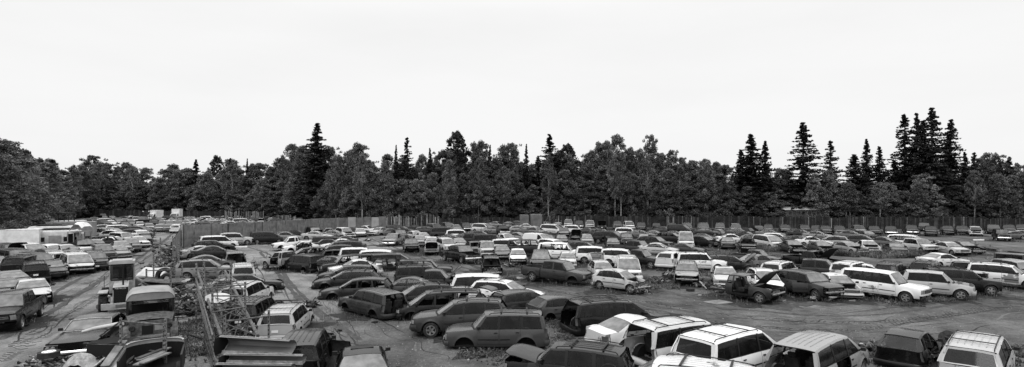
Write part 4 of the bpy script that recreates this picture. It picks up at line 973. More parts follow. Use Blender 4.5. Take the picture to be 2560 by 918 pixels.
ROWS.append(('row against the light board fence', 'cars by the light board fence', '''
minivan 548 577 97 4 -
suv 512 580 100 8 -
minivan 532 590 97 9 W
hatch 507 585 100 8 H
wagon 516 602 98 1 -
suv 575 583 94 8 -
wagon 560 576 96 4 T
sedan 609 582 92 9 -
sedan 640 579 93 7 -
minivan 655 580 95 2 f
sedan 683 575 92 9 -
sedan 701 579 92 6 -
sedan 712 581 92 7 w
sedan 735 576 90 1 -
minivan 778 568 22 3 Hf
sedan 788 578 70 8 f
pickup 822 570 -88 7 -
sedan 833 575 70 7 f
suv 858 569 22 9 h
sedan 884 568 62 4 -
sedan 900 571 4 8 f
sedan 914 565 62 9 -
hatch 946 563 -60 7 -
sedan 950 568 -35 8 -
sedan 974 571 -75 6 TW
'''))
ROWS.append(('bay behind the scrap rack', 'cars behind the scrap rack', '''
sedan 500 614 97 8 -
sedan 529 616 95 3 -
sedan 512 638 96 5 -
crossover 513 652 465 654 7 r
minivan 585 627 589 633 4 tgW
suv 605 655 608 666 8 r
wagon 588 686 98 1 W
sedan 562 699 98 6 W
suv 621 703 589 715 8 r
suv 639 741 613 754 3 drW
suv 722 755 694 776 8 rW
suv 768 825 742 859 1 oW
'''))
ROWS.append(('left lot across the dirt track', 'cars in the left lot', '''
sedan 83 704 79 696 8 -
long_cab_pickup 26 729 -14 1 b
sedan 4 697 18 5 -
sedan 24 676 14 6 -
suv 84 652 89 660 1 r
box_sedan 128 653 6 1 b
suv 50 640 160 1 r
hatch 6 653 16 7 -
sedan 12 637 20 3 -
wagon 132 634 -150 8 -
suv 84 633 22 6 r
minivan 202 639 175 630 8 lfT
suv 240 631 232 624 4 r
sedan 118 622 30 3 -
box_sedan 60 627 25 2 h
minivan 64 609 26 9 -
wagon 124 611 24 9 -
sedan 162 612 22 8 -
suv 18 609 20 1 H
big_suv 30 623 22 2 d
sedan 190 619 14 6 -
sedan 216 619 12 8 -
suv 253 611 10 5 -
pickup 209 598 14 4 -
sedan 238 599 10 7 -
sedan 294 615 12 7 -
sedan 300 603 10 7 -
suv 255 590 94 3 -
sedan 282 591 50 9 -
crossover 326 595 4 6 -
sedan 343 592 16 9 -
sedan 363 588 178 2 -
minivan 352 575 8 9 H
sedan 330 584 14 8 -
suv 301 580 32 8 -
hatch 278 577 60 8 -
wagon 330 573 80 4 -
minivan 264 571 60 7 g
hatch 246 573 95 7 -
minivan 293 563 90 9 -
minivan 325 566 92 4 -
hatch 257 563 88 8 -
sedan 345 566 70 4 -
'''))
ROWS.append(('far end of the left lot', 'cars at the far end of the left lot', '''
suv 441 560 170 9 -
sedan 418 561 6 6 b
sedan 399 561 4 7 b
sedan 372 559 12 7 f
sedan 349 555 10 8 -
sedan 311 556 14 4 -
sedan 277 551 8 9 -
sedan 299 550 12 7 -
sedan 262 552 20 5 -
suv 250 549 30 3 -
hatch 325 550 10 6 g
sedan 342 549 8 8 -
sedan 360 550 6 6 -
pickup 384 552 4 4 h
sedan 405 552 4 5 -
sedan 424 553 4 6 -
sedan 444 552 6 5 -
suv 339 542 4 9 -
pickup 297 543 10 5 -
sedan 312 546 6 4 -
sedan 360 543 4 2 H
sedan 398 543 4 6 -
box_sedan 412 546 20 8 -
sedan 424 545 6 7 -
wagon 421 540 60 2 -
sedan 436 546 2 3 -
sedan 452 545 6 6 -
sedan 372 546 6 7 -
sedan 240 545 30 6 -
suv 228 547 40 4 -
sedan 283 545 8 5 -
'''))
ROWS.append(('lot behind the light board fence', 'cars behind the light board fence', '''
sedan 480 542 60 7 -
sedan 466 550 70 8 -
sedan 487 548 60 9 H
sedan 500 544 70 7 -
sedan 512 550 75 6 -
suv 516 540 70 9 -
sedan 530 545 70 8 -
wagon 543 541 80 4 -
sedan 545 551 80 6 -
sedan 558 547 70 8 H
box_sedan 572 543 75 5 -
sedan 577 553 85 9 -
wagon 590 546 85 3 -
sedan 606 552 80 7 T
sedan 612 544 75 4 -
coupe 627 550 60 5 -
wagon 640 545 80 2 H
sedan 652 552 80 8 -
sedan 668 549 85 5 -
sedan 682 550 88 7 -
sedan 700 550 88 9 -
sedan 722 549 85 4 -
wagon 745 549 80 7 -
sedan 770 549 75 3 H
sedan 842 545 80 6 -
sedan 862 547 75 3 -
'''))
ROWS.append(('jumble in front of the weathered pickets', 'cars in front of the weathered pickets', '''
suv 996 574 14 3 -
pickup 984 583 -18 7 w
box_sedan 1012 578 -80 4 W
sedan 1038 562 92 1 -
sedan 1004 565 60 3 -
wagon 984 562 85 3 -
suv 1083 559 28 6 -
minivan 1116 556 20 6 -
sedan 1139 562 12 7 -
wagon 1060 566 80 4 -
big_suv 1100 569 92 4 W
suv 1139 574 92 9 -
hatch 1036 577 24 8 -
sedan 1056 581 14 8 -
sedan 1048 589 10 7 -
sedan 1079 592 2 9 h
hatch 1079 604 0 7 Hb
pickup 1027 595 4 1 b
suv 1113 595 16 8 -
sedan 1146 596 12 7 -
long_cab_pickup 1150 613 32 2 -
coupe 1123 585 80 4 -
sedan 1162 583 80 3 -
wagon 1190 577 84 4 -
minivan 1186 583 88 3 W
'''))
ROWS.append(('deep rows before the dark fence', 'cars in the deep rows', '''
pickup 1163 556 16 5 -
sedan 1182 559 20 7 -
minivan 1203 559 48 9 -
sedan 1221 551 82 8 T
sedan 1240 554 60 7 -
sedan 1247 546 60 7 H
sedan 1268 547 60 8 -
sedan 1273 553 80 3 -
hatch 1292 552 70 6 -
sedan 1303 547 80 7 -
wagon 1330 546 10 8 H
sedan 1314 559 88 8 -
wagon 1337 553 50 3 -
sedan 1350 557 80 7 -
sedan 1363 554 20 6 -
sedan 1272 560 84 4 -
pickup 1255 563 14 3 -
hatch 1293 564 80 7 -
sedan 1316 568 86 6 W
hatch 1338 568 42 7 W
minivan 1376 562 60 9 H
suv 1429 562 78 9 -
sedan 1410 570 0 6 f
sedan 1440 576 0 1 Hf
suv 1394 548 2 8 -
minivan 1421 549 0 8 -
pickup 1448 551 0 4 g
sedan 1393 558 60 7 -
coupe 1470 569 60 5 -
wagon 1494 572 84 4 -
minivan 1509 579 88 1 l
crossover 1524 577 70 6 -
suv 1560 569 84 9 -
sedan 1596 575 88 6 -
sedan 1634 577 84 7 -
suv 1566 582 2 5 -
sedan 1609 587 4 7 -
wagon 1668 581 70 3 g
sedan 1682 576 88 4 -
pickup 1262 582 44 9 -
suv 1258 598 90 9 -
big_suv 1212 587 88 3 W
sedan 1243 591 84 6 W
big_suv 1308 599 88 3 -
cargo_van 1339 583 48 9 -
suv 1354 585 44 6 -
crossover 1374 597 50 9 -
big_suv 1384 608 84 9 g
wagon 1447 606 84 3 -
box_sedan 1290 607 80 1 W
hatch 1184 603 14 4 G
suv 1216 603 6 8 -
sedan 1254 615 6 5 f
hatch 1294 622 2 9 f
minivan 1352 625 0 4 f
hatch 1418 629 2 8 -
suv 1474 616 90 9 -
suv 1538 622 84 9 t
pickup 1598 624 66 2 -
cargo_van 1568 641 4 9 r
hatch 1500 652 12 8 fT
hatch 1556 678 1511 674 8 hf
long_cab_pickup 1391 651 64 4 bw
suv 1228 640 2 1 hfGgW
crossover 1626 591 62 1 -
long_cab_pickup 1590 601 62 4 -
sedan 1640 607 80 8 -
tall_van 1714 578 2 9 -
coupe 1709 609 76 4 -
'''))
ROWS.append(('last row along the dark fence', 'cars along the dark fence', '''
minivan 1475 551 0 8 -
suv 1505 553 0 1 H
suv 1543 553 2 6 G
minivan 1571 554 8 9 W
pickup 1603 556 0 4 f
suv 1641 556 0 3 -
suv 1680 557 0 6 -
minivan 1694 561 62 0 -
minivan 1718 557 0 6 -
suv 1755 557 0 6 -
minivan 1760 557 0 6 -
minivan 1800 558 0 6 W
minivan 1838 559 4 7 -
pickup 1868 568 62 1 hW
box_sedan 1893 564 20 1 f
suv 1921 560 0 5 -
pickup 1962 561 4 5 f
suv 2009 561 8 5 -
pickup 2040 562 4 4 -
suv 2060 563 10 4 f
pickup 2096 565 12 5 G
suv 2144 563 12 6 f
pickup 2183 564 10 2 f
pickup 2226 564 4 1 G
long_cab_pickup 2276 562 8 4 G
minivan 2309 556 2 1 -
suv 2326 565 2 3 f
suv 2366 563 6 3 f
pickup 2404 563 4 4 f
suv 2437 565 4 9 -
minivan 2480 561 6 2 -
jeep 2500 573 12 1 -
pickup 2521 562 6 3 f
pickup 2554 561 4 3 f
sedan 2552 575 -76 7 -
coupe 2534 578 -70 6 -
sedan 1762 570 86 4 -
sedan 1842 571 88 4 -
sedan 1920 574 86 6 -
sedan 1998 574 84 3 -
sedan 2122 577 84 6 -
'''))
ROWS.append(('weedy second block on the right', 'cars in the weedy block', '''
sedan 1755 583 84 4 -
sedan 1826 585 100 9 -
sedan 1876 586 84 6 -
wagon 1932 583 82 9 -
coupe 1862 578 80 2 -
coupe 1976 590 86 4 -
sedan 1996 590 80 4 H
sedan 2026 591 102 9 -
minivan 1914 588 34 8 -
sedan 1768 591 4 6 W
sedan 1818 594 4 3 -
hatch 1752 590 60 2 fh
pickup 1868 596 4 3 Gf
sedan 1979 602 20 5 fh
sedan 2051 604 22 5 h
wagon 2092 590 -88 7 -
wagon 2144 589 84 4 -
sedan 2208 593 66 6 -
minivan 2258 588 80 9 g
short_suv 2290 596 38 8 b
sedan 2116 605 42 7 hf
sedan 2168 602 14 9 h
coupe 2236 607 16 4 g
sedan 2330 598 86 6 -
sedan 2368 606 40 8 b
sedan 2402 604 42 2 hf
sedan 2366 634 2331 635 9 -
'''))
ROWS.append(('front block above the curving track', 'cars in the front block', '''
pickup 1890 622 74 4 -
crossover 1690 629 1664 634 9 -
suv 1730 631 98 9 r
wagon 1804 637 96 2 Hr
sedan 1907 638 1871 641 6 -
suv 1717 659 1717 645 7 fr
sedan 1814 672 1807 663 8 s
crossover 1915 679 1895 668 9 fr
suv 1965 648 1923 657 9 r
cab_chassis 1880 688 1836 683 4 HdfG
suv 2019 680 1980 674 4 fo
pickup 2032 628 56 1 HG
long_cab_pickup 2040 647 82 3 -
suv 2144 650 2094 660 9 r
sedan 2156 662 100 9 h
hatch 2096 690 2075 683 8 h
big_suv 2207 677 2142 671 9 b
suv 2242 649 2207 661 3 r
suv 2329 649 2296 658 3 r
short_suv 2327 680 2294 678 8 h
suv 2407 673 2334 670 1 fr
pickup 2412 654 -170 2 -
suv 2510 662 2447 658 9 br
suv 2532 647 40 7 h
jeep 2536 634 60 5 G
'''))
fr = random.Random(77); fill_ = []
for y0 in (540, 543.5, 547, 551):
    x = 235 + fr.uniform(0, 10)
    while x < 850:
        if (x < 455 or y0 < 548) and min([math.hypot(x - float(l.split()[1]), (y0 - float(l.split()[2])) * 2.2) for R_ in ROWS for l in R_[2].split('\n') if l.strip()]) > 9:
            fill_.append('%s %.1f %.1f %d %d %s' % (fr.choice(['sedan', 'sedan', 'suv', 'minivan', 'hatch', 'wagon', 'pickup']), x, y0 + fr.uniform(-1, 1), fr.choice([0, 8, 14, 60, 84, 95, -80]), fr.choice([2, 4, 5, 6, 7, 7, 8, 9]), fr.choice(['-', '-', 'H', 'h', 'T', 'W'])))
        x += fr.uniform(13, 21)
fill2 = []; y0 = 566
while y0 < 606:
    x = 1010 + fr.uniform(0, 20); sz_ = (y0 - YH) / 4.4
    while x < 2200:
        dm = min([math.hypot(x - float(l.split()[1]), (y0 - float(l.split()[2])) * 2.0) for R_ in ROWS for l in R_[2].split('\n') if l.strip()] + [math.hypot(x - float(l.split()[1]), (y0 - float(l.split()[2])) * 2.0) for l in fill2] + [999])
        if dm > sz_ * 1.55 and not (y0 > 596 and x < 1180) and not (y0 > 612 and 1430 < x < 1760):
            fill2.append('%s %.1f %.1f %d %d %s' % (fr.choice(['sedan', 'sedan', 'suv', 'hatch', 'wagon', 'coupe']), x, y0, fr.choice([4, 30, 60, 84, 88, -80]), fr.choice([2, 3, 3, 4, 4, 5, 6, 7]), fr.choice(['W', 'W', 'hW', 'fW', 'gW', '-'])))
        x += sz_ * .5
    y0 += sz_ * .22
ROWS.append(('deep packed rows', 'cars in the deep rows', '\n'.join(fill2)))
ROWS.append(('distant back lot', 'cars in the distant back lot', '\n'.join(fill_)))
for rn, gp, txt in ROWS:
    for ln in txt.split('\n'):
        q = ln.split()
        if not q: continue
        if len(q) == 7:                                     # roof front and roof rear pixels give the heading
            P = T[q[0]]; h = P['H'] - .02 - P['roofc'] - (P['r'] * .62 if 'W' in q[6] else 0)
            A, B = at(float(q[1]), float(q[2]), h), at(float(q[3]), float(q[4]), h); hv = (A - B).normalized(); c = (A + B) / 2
            mx_ = 1280 + c.x / c.y * FPX; my_ = YH + (HC - h - P['roofc']) * FPX / c.y; ray = Vector((c.x, c.y, 0)).normalized(); rt = Vector((ray.y, -ray.x, 0))
            if 'DBG' in globals(): print(q[0], q[1], 'len %.2f want %.2f' % ((A - B).length, P['wtop'] - P['rtop']))
            q = [q[0], mx_, my_, math.degrees(math.atan2(hv.dot(rt), -hv.dot(ray))), q[5], q[6]]
        fl = '' if q[5] == '-' else q[5]
        if not fl and rn.split()[0] in ('jumble', 'deep', 'last', 'weedy', 'left', 'distant', 'row'):      # most wrecks here lack something
            if fr.random() < .38: fl = fr.choice(['W', 'b', 'h', 'w', 'g', 'W', 'f'])
        place_car(q[0], float(q[1]), float(q[2]), float(q[3]), int(q[4]), fl.replace('c', ''), (rn, gp), hood=None)
# ---------------------------------------------------------------- labels for the wrecks
def face(rel):
    a = abs(rel)
    if a <= 12: return 'nose-on'
    if a >= 168: return 'tail-on'
    sd = 'right' if rel > 0 else 'left'
    if a < 70: return 'nose turned ' + sd
    if a <= 105: return 'nose to the ' + sd
    return 'tail shown, heading ' + sd
STW = [('k', 'hood ajar'), ('d', 'doors gone'), ('f', 'stripped front'), ('h', 'no hood'), ('H', 'hood up'), ('t', 'tailgate gone'), ('T', 'tail open'), ('l', 'sliding door gone'), ('G', 'no windshield'), ('o', 'door open'),
       ('b', 'no front bumper'), ('W', 'no wheels'), ('r', 'roof rails'), ('g', 'side windows out'), ('s', 'sunroof'), ('w', 'front wheels gone')]
def look(c, n=1):
    s = [t for f, t in STW if f in c['fl']]
    return '%s %s%s' % (SW[c['sh']], KW[c['key']], (' with ' + ' and '.join(s[:n])) if s and n else '')
def wc(s): return len(s.replace(',', '').split())
ORD = ['first', 'second', 'third', 'fourth', 'fifth', 'sixth', 'seventh', 'eighth', 'ninth', 'tenth', 'eleventh', 'twelfth', 'thirteenth', 'fourteenth']
def label_cars():
    byrow = {}
    for c in CARS: byrow.setdefault(c['row'], []).append(c)
    # every candidate phrase is tried until one fits only this wreck
    def cands(c):
        rn = c['row'][0]; mates = [m for m in CARS if m is not c]
        near = sorted(mates, key=lambda m: math.hypot(m['px'] - c['px'], (m['py'] - c['py']) * 1.6))
        for n in (1, 2):
            yield '%s, %s, in the %s' % (look(c, n), face(c['rel']), rn)
        for m in near[:4]:
            dx, dy = m['px'] - c['px'], m['py'] - c['py']
            pos = ('behind' if dy > 0 else 'in front of') if abs(dy) > abs(dx) * .5 else ('just right of' if dx < 0 else 'just left of')
            yield '%s, %s, %s a %s %s' % (look(c, 1), face(c['rel']), pos, SW[m['sh']], KW[m['key']])
        same = sorted([m for m in byrow[c['row']] if m['key'] == c['key'] and m['sh'] == c['sh']], key=lambda m: m['px'])
        i = same.index(c); yield '%s, %s from left in the %s' % (look(c, 0), ORD[i] if i < 14 else 'late', rn)
        same = sorted([m for m in byrow[c['row']] if m['key'] == c['key']], key=lambda m: m['px'])
        i = same.index(c); yield '%s, %s from left of that kind in the %s' % (look(c, 0), ORD[i] if i < 14 else 'late', rn)
    allc = {id(c): list(cands(c)) for c in CARS}
    cnt = {}
    for l in allc.values():
        for t in set(l): cnt[t] = cnt.get(t, 0) + 1
    used = set()
    for c in CARS:
        c['lab'] = next((t for t in allc[id(c)] if cnt[t] == 1 and wc(t) <= 16 and t not in used), None)
        if c['lab'] is None: c['lab'] = next((t for t in allc[id(c)][::-1] if t not in used and wc(t) <= 16), allc[id(c)][-1])
        used.add(c['lab'])
        cat = {'suv': 'SUV', 'short_suv': 'SUV', 'big_suv': 'SUV', 'crossover': 'SUV', 'minivan': 'minivan', 'cargo_van': 'van', 'tall_van': 'van', 'pickup': 'pickup truck', 'cab_chassis': 'pickup truck', 'long_cab_pickup': 'pickup truck', 'jeep': 'off-roader'}.get(c['key'], 'car')
        tag(c['o'], (c['label'] or c['lab']).replace('nose-on', 'facing the camera').replace('tail-on', 'seen from behind').replace(' a off', ' an off') if wc(c['label'] or c['lab']) <= 14 else (c['label'] or c['lab']).replace(' a off', ' an off'), cat, c['row'][1])
label_cars()
# ---------------------------------------------------------------- fences
mat('grey_board', .14, .9, noise=(.08, .2), scale=1.3); mat('weathered_board', .2, .9, noise=(.03, .24), scale=.9); mat('dark_board', .014, .9, noise=(.005, .03), scale=.8); mat('mid_board', .045, .9, noise=(.015, .08), scale=.9)
mat('sheet_panel', .12, .7, noise=(.07, .18), scale=.7); mat('pale_panel', .3, .7, noise=(.22, .36), scale=.7)
def fence(name, p0, p1, h, mats, wts, label, bw=.16, gap=.0, jag=.1, seed=1, post=2.6, lean=.02, cat='fence', wpost='dark_board', gp=.0):
    p0, p1 = Vector(p0), Vector(p1); d = p1 - p0; L = d.length; d.normalize(); n = Vector((-d.y, d.x, 0)); lr = random.Random(seed)
    r = thing(name, label, cat, p0, math.atan2(d.y, d.x)); mb = MB(); x = 0; dh = 0
    while x < L:
        w_ = bw * lr.uniform(.75, 1.3)
        if lr.random() < .12: dh = lr.uniform(-jag, jag)
        if lr.random() > gp:
            hh = h + dh + lr.uniform(-jag, jag) * .6; ln = lr.uniform(-lean, lean) * hh; m = lr.choices(mats, wts)[0]
            mb.hexa([(x, -.012, .02), (x + w_, -.012, .02), (x + w_, .012, .02), (x, .012, .02), (x + ln, -.012, hh), (x + w_ + ln, -.012, hh), (x + w_ + ln, .012, hh + .02), (x + ln, .012, hh + .02)], m)
        x += w_ + gap
    part('boards', mb, r, None)
    rl = MB()
    for z in (.4, h * .8): rl.bx(0, L, .02, .08, z - .05, z + .05, wpost)
    part('rails', rl, r, None)
    k = 0; x = 0; pm = MB(); pm.bx(-.06, .06, .03, .15, -.1, h * 1.02, wpost); me = pm.mesh('post')
    while x <= L and k < 60:
        q = link('post', me, r, (x, 0, 0)); x += max(post, L / 58); k += 1
    return r
corner = at_d(460, 94); 
fence('board_fence', corner, at_d(850, 127), 3.0, ['grey_board', 'weathered_board', 'mid_board'], [10, 2, .4], 'light grey board fence running behind the sedans from the corner post', .15, jag=.06, seed=2, lean=.004)
fence('board_fence', at(432, 672), corner - Vector((.3, .3, 0)), 2.5, ['grey_board', 'weathered_board'], [4, 2], 'grey board fence running toward the scrap rack from the corner post', .2, jag=.12, seed=3, lean=.02)
r = thing('corner_post', 'tall pale post at the corner where two grey board fences meet', 'post', corner + Vector((-.15, -.25, 0))); q = MB(); q.bx(-.12, .12, -.12, .12, -.1, 3.2, 'pale_bark'); part('shaft', q, r); q = MB(); q.bx(-.15, .15, -.15, .15, 3.2, 3.26, 'grey_board'); part('cap', q, r)
r = thing('panel_fence', 'patched sheet panel fence between the board fence and the weathered pickets', 'fence', (0, 0, 0))
A, B = at_d(850, 127.5), at_d(966, 134)
for i in range(6):
    a, b = A.lerp(B, i / 6), A.lerp(B, (i + 1) / 6 - .006); q = MB(); h = 3.0 + .1 * (i % 2); q.hexa([(a.x, a.y, 0), (b.x, b.y, 0), (b.x, b.y + .05, 0), (a.x, a.y + .05, 0), (a.x, a.y, h), (b.x, b.y, h), (b.x, b.y + .05, h), (a.x, a.y + .05, h)], 'pale_panel' if i in (1, 4) else 'sheet_panel')
    part('panel', q, r, None)
fence('picket_fence', at_d(966, 138), at_d(1096, 148), 2.95, ['weathered_board', 'dark_board', 'mid_board', 'pale_bark'], [4, 3, 2, 1], 'ragged weathered picket fence with gaps below the centre-left wood', .2, .03, .35, 4, gp=.12, lean=.03)
fence('picket_fence', at_d(560, 186), at_d(658, 180), 3.0, ['weathered_board', 'grey_board', 'mid_board'], [2, 2, 2], 'pale ragged picket fence far behind the board fence', .25, .05, .3, 5, gp=.15)
fence('picket_fence', at_d(690, 178), at_d(738, 170), 2.2, ['weathered_board', 'mid_board'], [2, 2], 'short low picket fence under the tallest spruce', .25, .05, .3, 6, gp=.2)
fence('picket_fence', at_d(1096, 150), at_d(1320, 160), 2.2, ['dark_board', 'mid_board'], [5, 1], 'dark low fence half hidden in brush behind the deep rows', .2, .03, .2, 7)
fence('stockade_fence', at_d(1322, 160), at_d(1960, 152), 2.5, ['dark_board', 'mid_board', 'weathered_board'], [8, 3, .6], 'dark stockade fence behind the last row, centre to the pale-roofed building', .17, .02, .18, 8)
fence('stockade_fence', at_d(1962, 152), at_d(2720, 141), 2.5, ['dark_board', 'mid_board', 'weathered_board'], [9, 3, .5], 'dark stockade fence from the pale-roofed building rightwards', .17, .02, .22, 9)
fence('stockade_fence', at_d(180, 232), at_d(556, 210), 2.6, ['dark_board', 'mid_board'], [5, 2], 'dim fence along the wood behind the far left lot', .3, .03, .25, 10)
# ---------------------------------------------------------------- small building, containers
def boxbuild(name, label, cat, px, d, w_, dp, h, wall, roofm, rz=0, win=(), rh=.5, over=.3):
    r = thing(name, label, cat, at_d(px, d), rz); q = MB(); q.bx(-w_ / 2, w_ / 2, 0, dp, 0, h, wall); part('wall', q, r)
    q = MB(); q.hexa([(-w_ / 2 - over, -over, h + .003), (w_ / 2 + over, -over, h + .003), (w_ / 2 + over, dp + over, h + .003), (-w_ / 2 - over, dp + over, h + .003), (-w_ / 2 - over, dp / 2 - .05, h + rh), (w_ / 2 + over, dp / 2 - .05, h + rh), (w_ / 2 + over, dp / 2 + .05, h + rh), (-w_ / 2 - over, dp / 2 + .05, h + rh)], roofm); part('roof', q, r)
    for (x, z, ww, hh) in win:
        q = MB(); q.bx(x - ww / 2, x + ww / 2, -.04, -.003, z - hh / 2, z + hh / 2, 'far_glass'); wd = part('window', q, r)
        q = MB()
        for (a0, a1, b0, b1) in ((x - ww / 2 - .07, x + ww / 2 + .07, z + hh / 2, z + hh / 2 + .08), (x - ww / 2 - .07, x + ww / 2 + .07, z - hh / 2 - .08, z - hh / 2), (x - ww / 2 - .07, x - ww / 2, z - hh / 2, z + hh / 2), (x + ww / 2, x + ww / 2 + .07, z - hh / 2, z + hh / 2)): q.bx(a0, a1, -.06, -.004, b0, b1, 'grey_board')
        part('frame', q, wd)
    return r
boxbuild('site_building', 'low building with a pale metal roof showing above the dark fence', 'building', 2008, 158, 7.8, 6, 3.9, 'mid_board', 'pale_panel', .02, [(-3, 3.2, .9, .8), (-1, 3.2, .9, .8), (1.4, 3.2, .9, .8), (3.4, 3.2, .8, .8)], .8)
def container(px, d, w_, h, dp, m, label):
    r = thing('shipping_container', label, 'container', at_d(px, d), .05); q = MB(); q.bx(-w_ / 2, w_ / 2, 0, dp, .1, h, m)
    n = int(w_ / .3)
    for i in range(n): q.bx(-w_ / 2 + .1 + i * .3, -w_ / 2 + .22 + i * .3, -.03, -.002, .2, h - .15, m)
    part('body', q, r, None)
    q = MB()
    for x in (-w_ / 2, w_ / 2):
        q.bx(x - .05, x + .05, -.05, .05, .1, h + .02, 'grey_board')
    part('corner_posts', q, r, None)
container(1311, 149, 1.7, 3.0, 2.4, 'sheet_panel', 'smaller pale container behind the deep rows'); container(1341, 150, 2.3, 3.1, 3, 'sheet_panel', 'larger pale container right of the smaller one, before the wood')
r = thing('log_frame', 'leaning log frame in front of the dark fence right of the containers', 'log frame', at_d(1375, 155))
for a, b in (((-2.2, 0, 0), (1.0, 0, 4.1)), ((1.1, .1, 0), (1.0, .1, 4.2)), ((-.2, .1, 0), (-.2, .1, 2.5)), ((-1.4, 0, .2), (1.1, .3, 2.6))):
    q = MB(); q.tube([a, b], .1, 'mid_board', 6); part('log', q, r)
# ---------------------------------------------------------------- wheels helper
def wheel(parent, c, rr, w_, axis=(0, 1, 0), rimm='rim', name='wheel', n=20, lugs=0):
    q = MB(); h = w_ / 2; q.lathe([(-h, rr * .6), (-h, rr * .92), (-h * .7, rr), (h * .7, rr), (h, rr * .92), (h, rr * .6)], c, axis, 'rubber', n)
    A_ = Vector(axis).normalized(); U = A_.orthogonal().normalized(); V_ = A_.cross(U)
    for k in range(lugs):
        for s in (1, -1):
            t = 2 * math.pi * (k + (0 if s > 0 else .5)) / lugs; e = U * math.cos(t) + V_ * math.sin(t); tn = -U * math.sin(t) + V_ * math.cos(t)
            M = Matrix((A_ * .8 + tn * .6 * s, tn * .8 - A_ * .6 * s, e)).transposed(); q.box(Vector(c) + e * rr + A_ * s * h * .48, (h * 1.05, .06, .09), 'rubber', M)
    w0 = part(name, q, parent); q = MB(); q.lathe([(h * .8, rr * .62), (h * .9, rr * .55), (h * .3, rr * .45), (h * .3, .001)], c, axis, rimm, n); q.lathe([(-h * .8, rr * .62), (-h * .9, rr * .55), (-h * .3, rr * .45), (-h * .3, .001)], c, axis, rimm, n); part('rim', q, w0); return w0
# ---------------------------------------------------------------- left lot: trailers, trucks
def box_truck(px, d, L, h, wm, label, rz, cab=True, name='box_truck', z0=.8, W_=2.3):
    r = thing(name, label, 'truck', at_d(px, d), rz); q = MB(); q.bx(-L / 2, L / 2, -W_ / 2, W_ / 2, z0, h, wm)
    for x in np.arange(-L / 2 + .4, L / 2, .8): q.bx(x, x + .03, -W_ / 2 - .012, -W_ / 2 - .002, z0 + .05, h - .05, wm)
    part('cargo_box', q, r, None); q = MB(); q.bx(-L / 2 - .02, L / 2 + .02, -W_ / 2 - .02, W_ / 2 + .02, h + .002, h + .06, 'white_paint' if wm == 'white_paint' else 'grey_paint'); part('roof_edge', q, r, None)
    q = MB(); q.bx(-L / 2, L / 2 + (1.8 if cab else 0), -.4, .4, z0 - .25, z0 - .02, 'black_steel'); part('chassis', q, r)
    for x in (-L / 2 + .9, L / 2 + (1 if cab else -.9)):
        for s in (1, -1): wheel(r, (x, s * (W_ / 2 - .2), .42), .42, .25, (0, s, 0))
    if cab:
        x0 = L / 2 + .08; q = MB(); q.hexa([(x0, -1, .5), (x0 + 1.7, -1, .5), (x0 + 1.7, 1, .5), (x0, 1, .5), (x0, -1, 1.3), (x0 + 1.75, -1, 1.15), (x0 + 1.75, 1, 1.15), (x0, 1, 1.3)], wm)
        q.hexa([(x0, -1, 1.303), (x0 + 1.1, -1, 1.25), (x0 + 1.1, 1, 1.25), (x0, 1, 1.303), (x0, -.85, 2.1), (x0 + .5, -.85, 2.1), (x0 + .5, .85, 2.1), (x0, .85, 2.1)], wm); part('cab', q, r)
        q = MB(); q.grid([[(x0 + 1.11, -.88, 1.33), (x0 + 1.11, .88, 1.33)], [(x0 + .6, -.76, 2.02), (x0 + .6, .76, 2.02)]], 'windshield_glass'); part('windshield', q, r)
        for s in (1, -1):
            q = MB(); q.grid([[(x0 + .15, s * 1.0, 1.4), (x0 + .9, s * 1.0, 1.35)], [(x0 + .15, s * .88, 2.0), (x0 + .45, s * .88, 2.0)]], 'side_glass'); part('side_window', q, r)
    return r
box_truck(392, 200, 2.3, 3.0, 'white_paint', 'white box truck standing tall in the far left lot', math.pi * 1.42)
box_truck(443, 205, 1.6, 3.3, 'white_paint', 'narrower white box truck, right of the tall one, far left lot', -math.pi / 2)
box_truck(54, 84, 3.7, 2.9, 'white_paint', 'white box van with rounded front beside the camper trailer', math.pi + .5, True, 'cargo_truck', .5, 2.2)
box_truck(188, 106, 5.0, 3.0, 'grey_paint', 'long mid-grey box trailer behind the camper trailer', .5, False, 'box_trailer', .9)
box_truck(165, 120, 5.4, 2.7, 'white_paint', 'low white trailer behind the steel canopy frame', .5, False, 'box_trailer', 1.6)
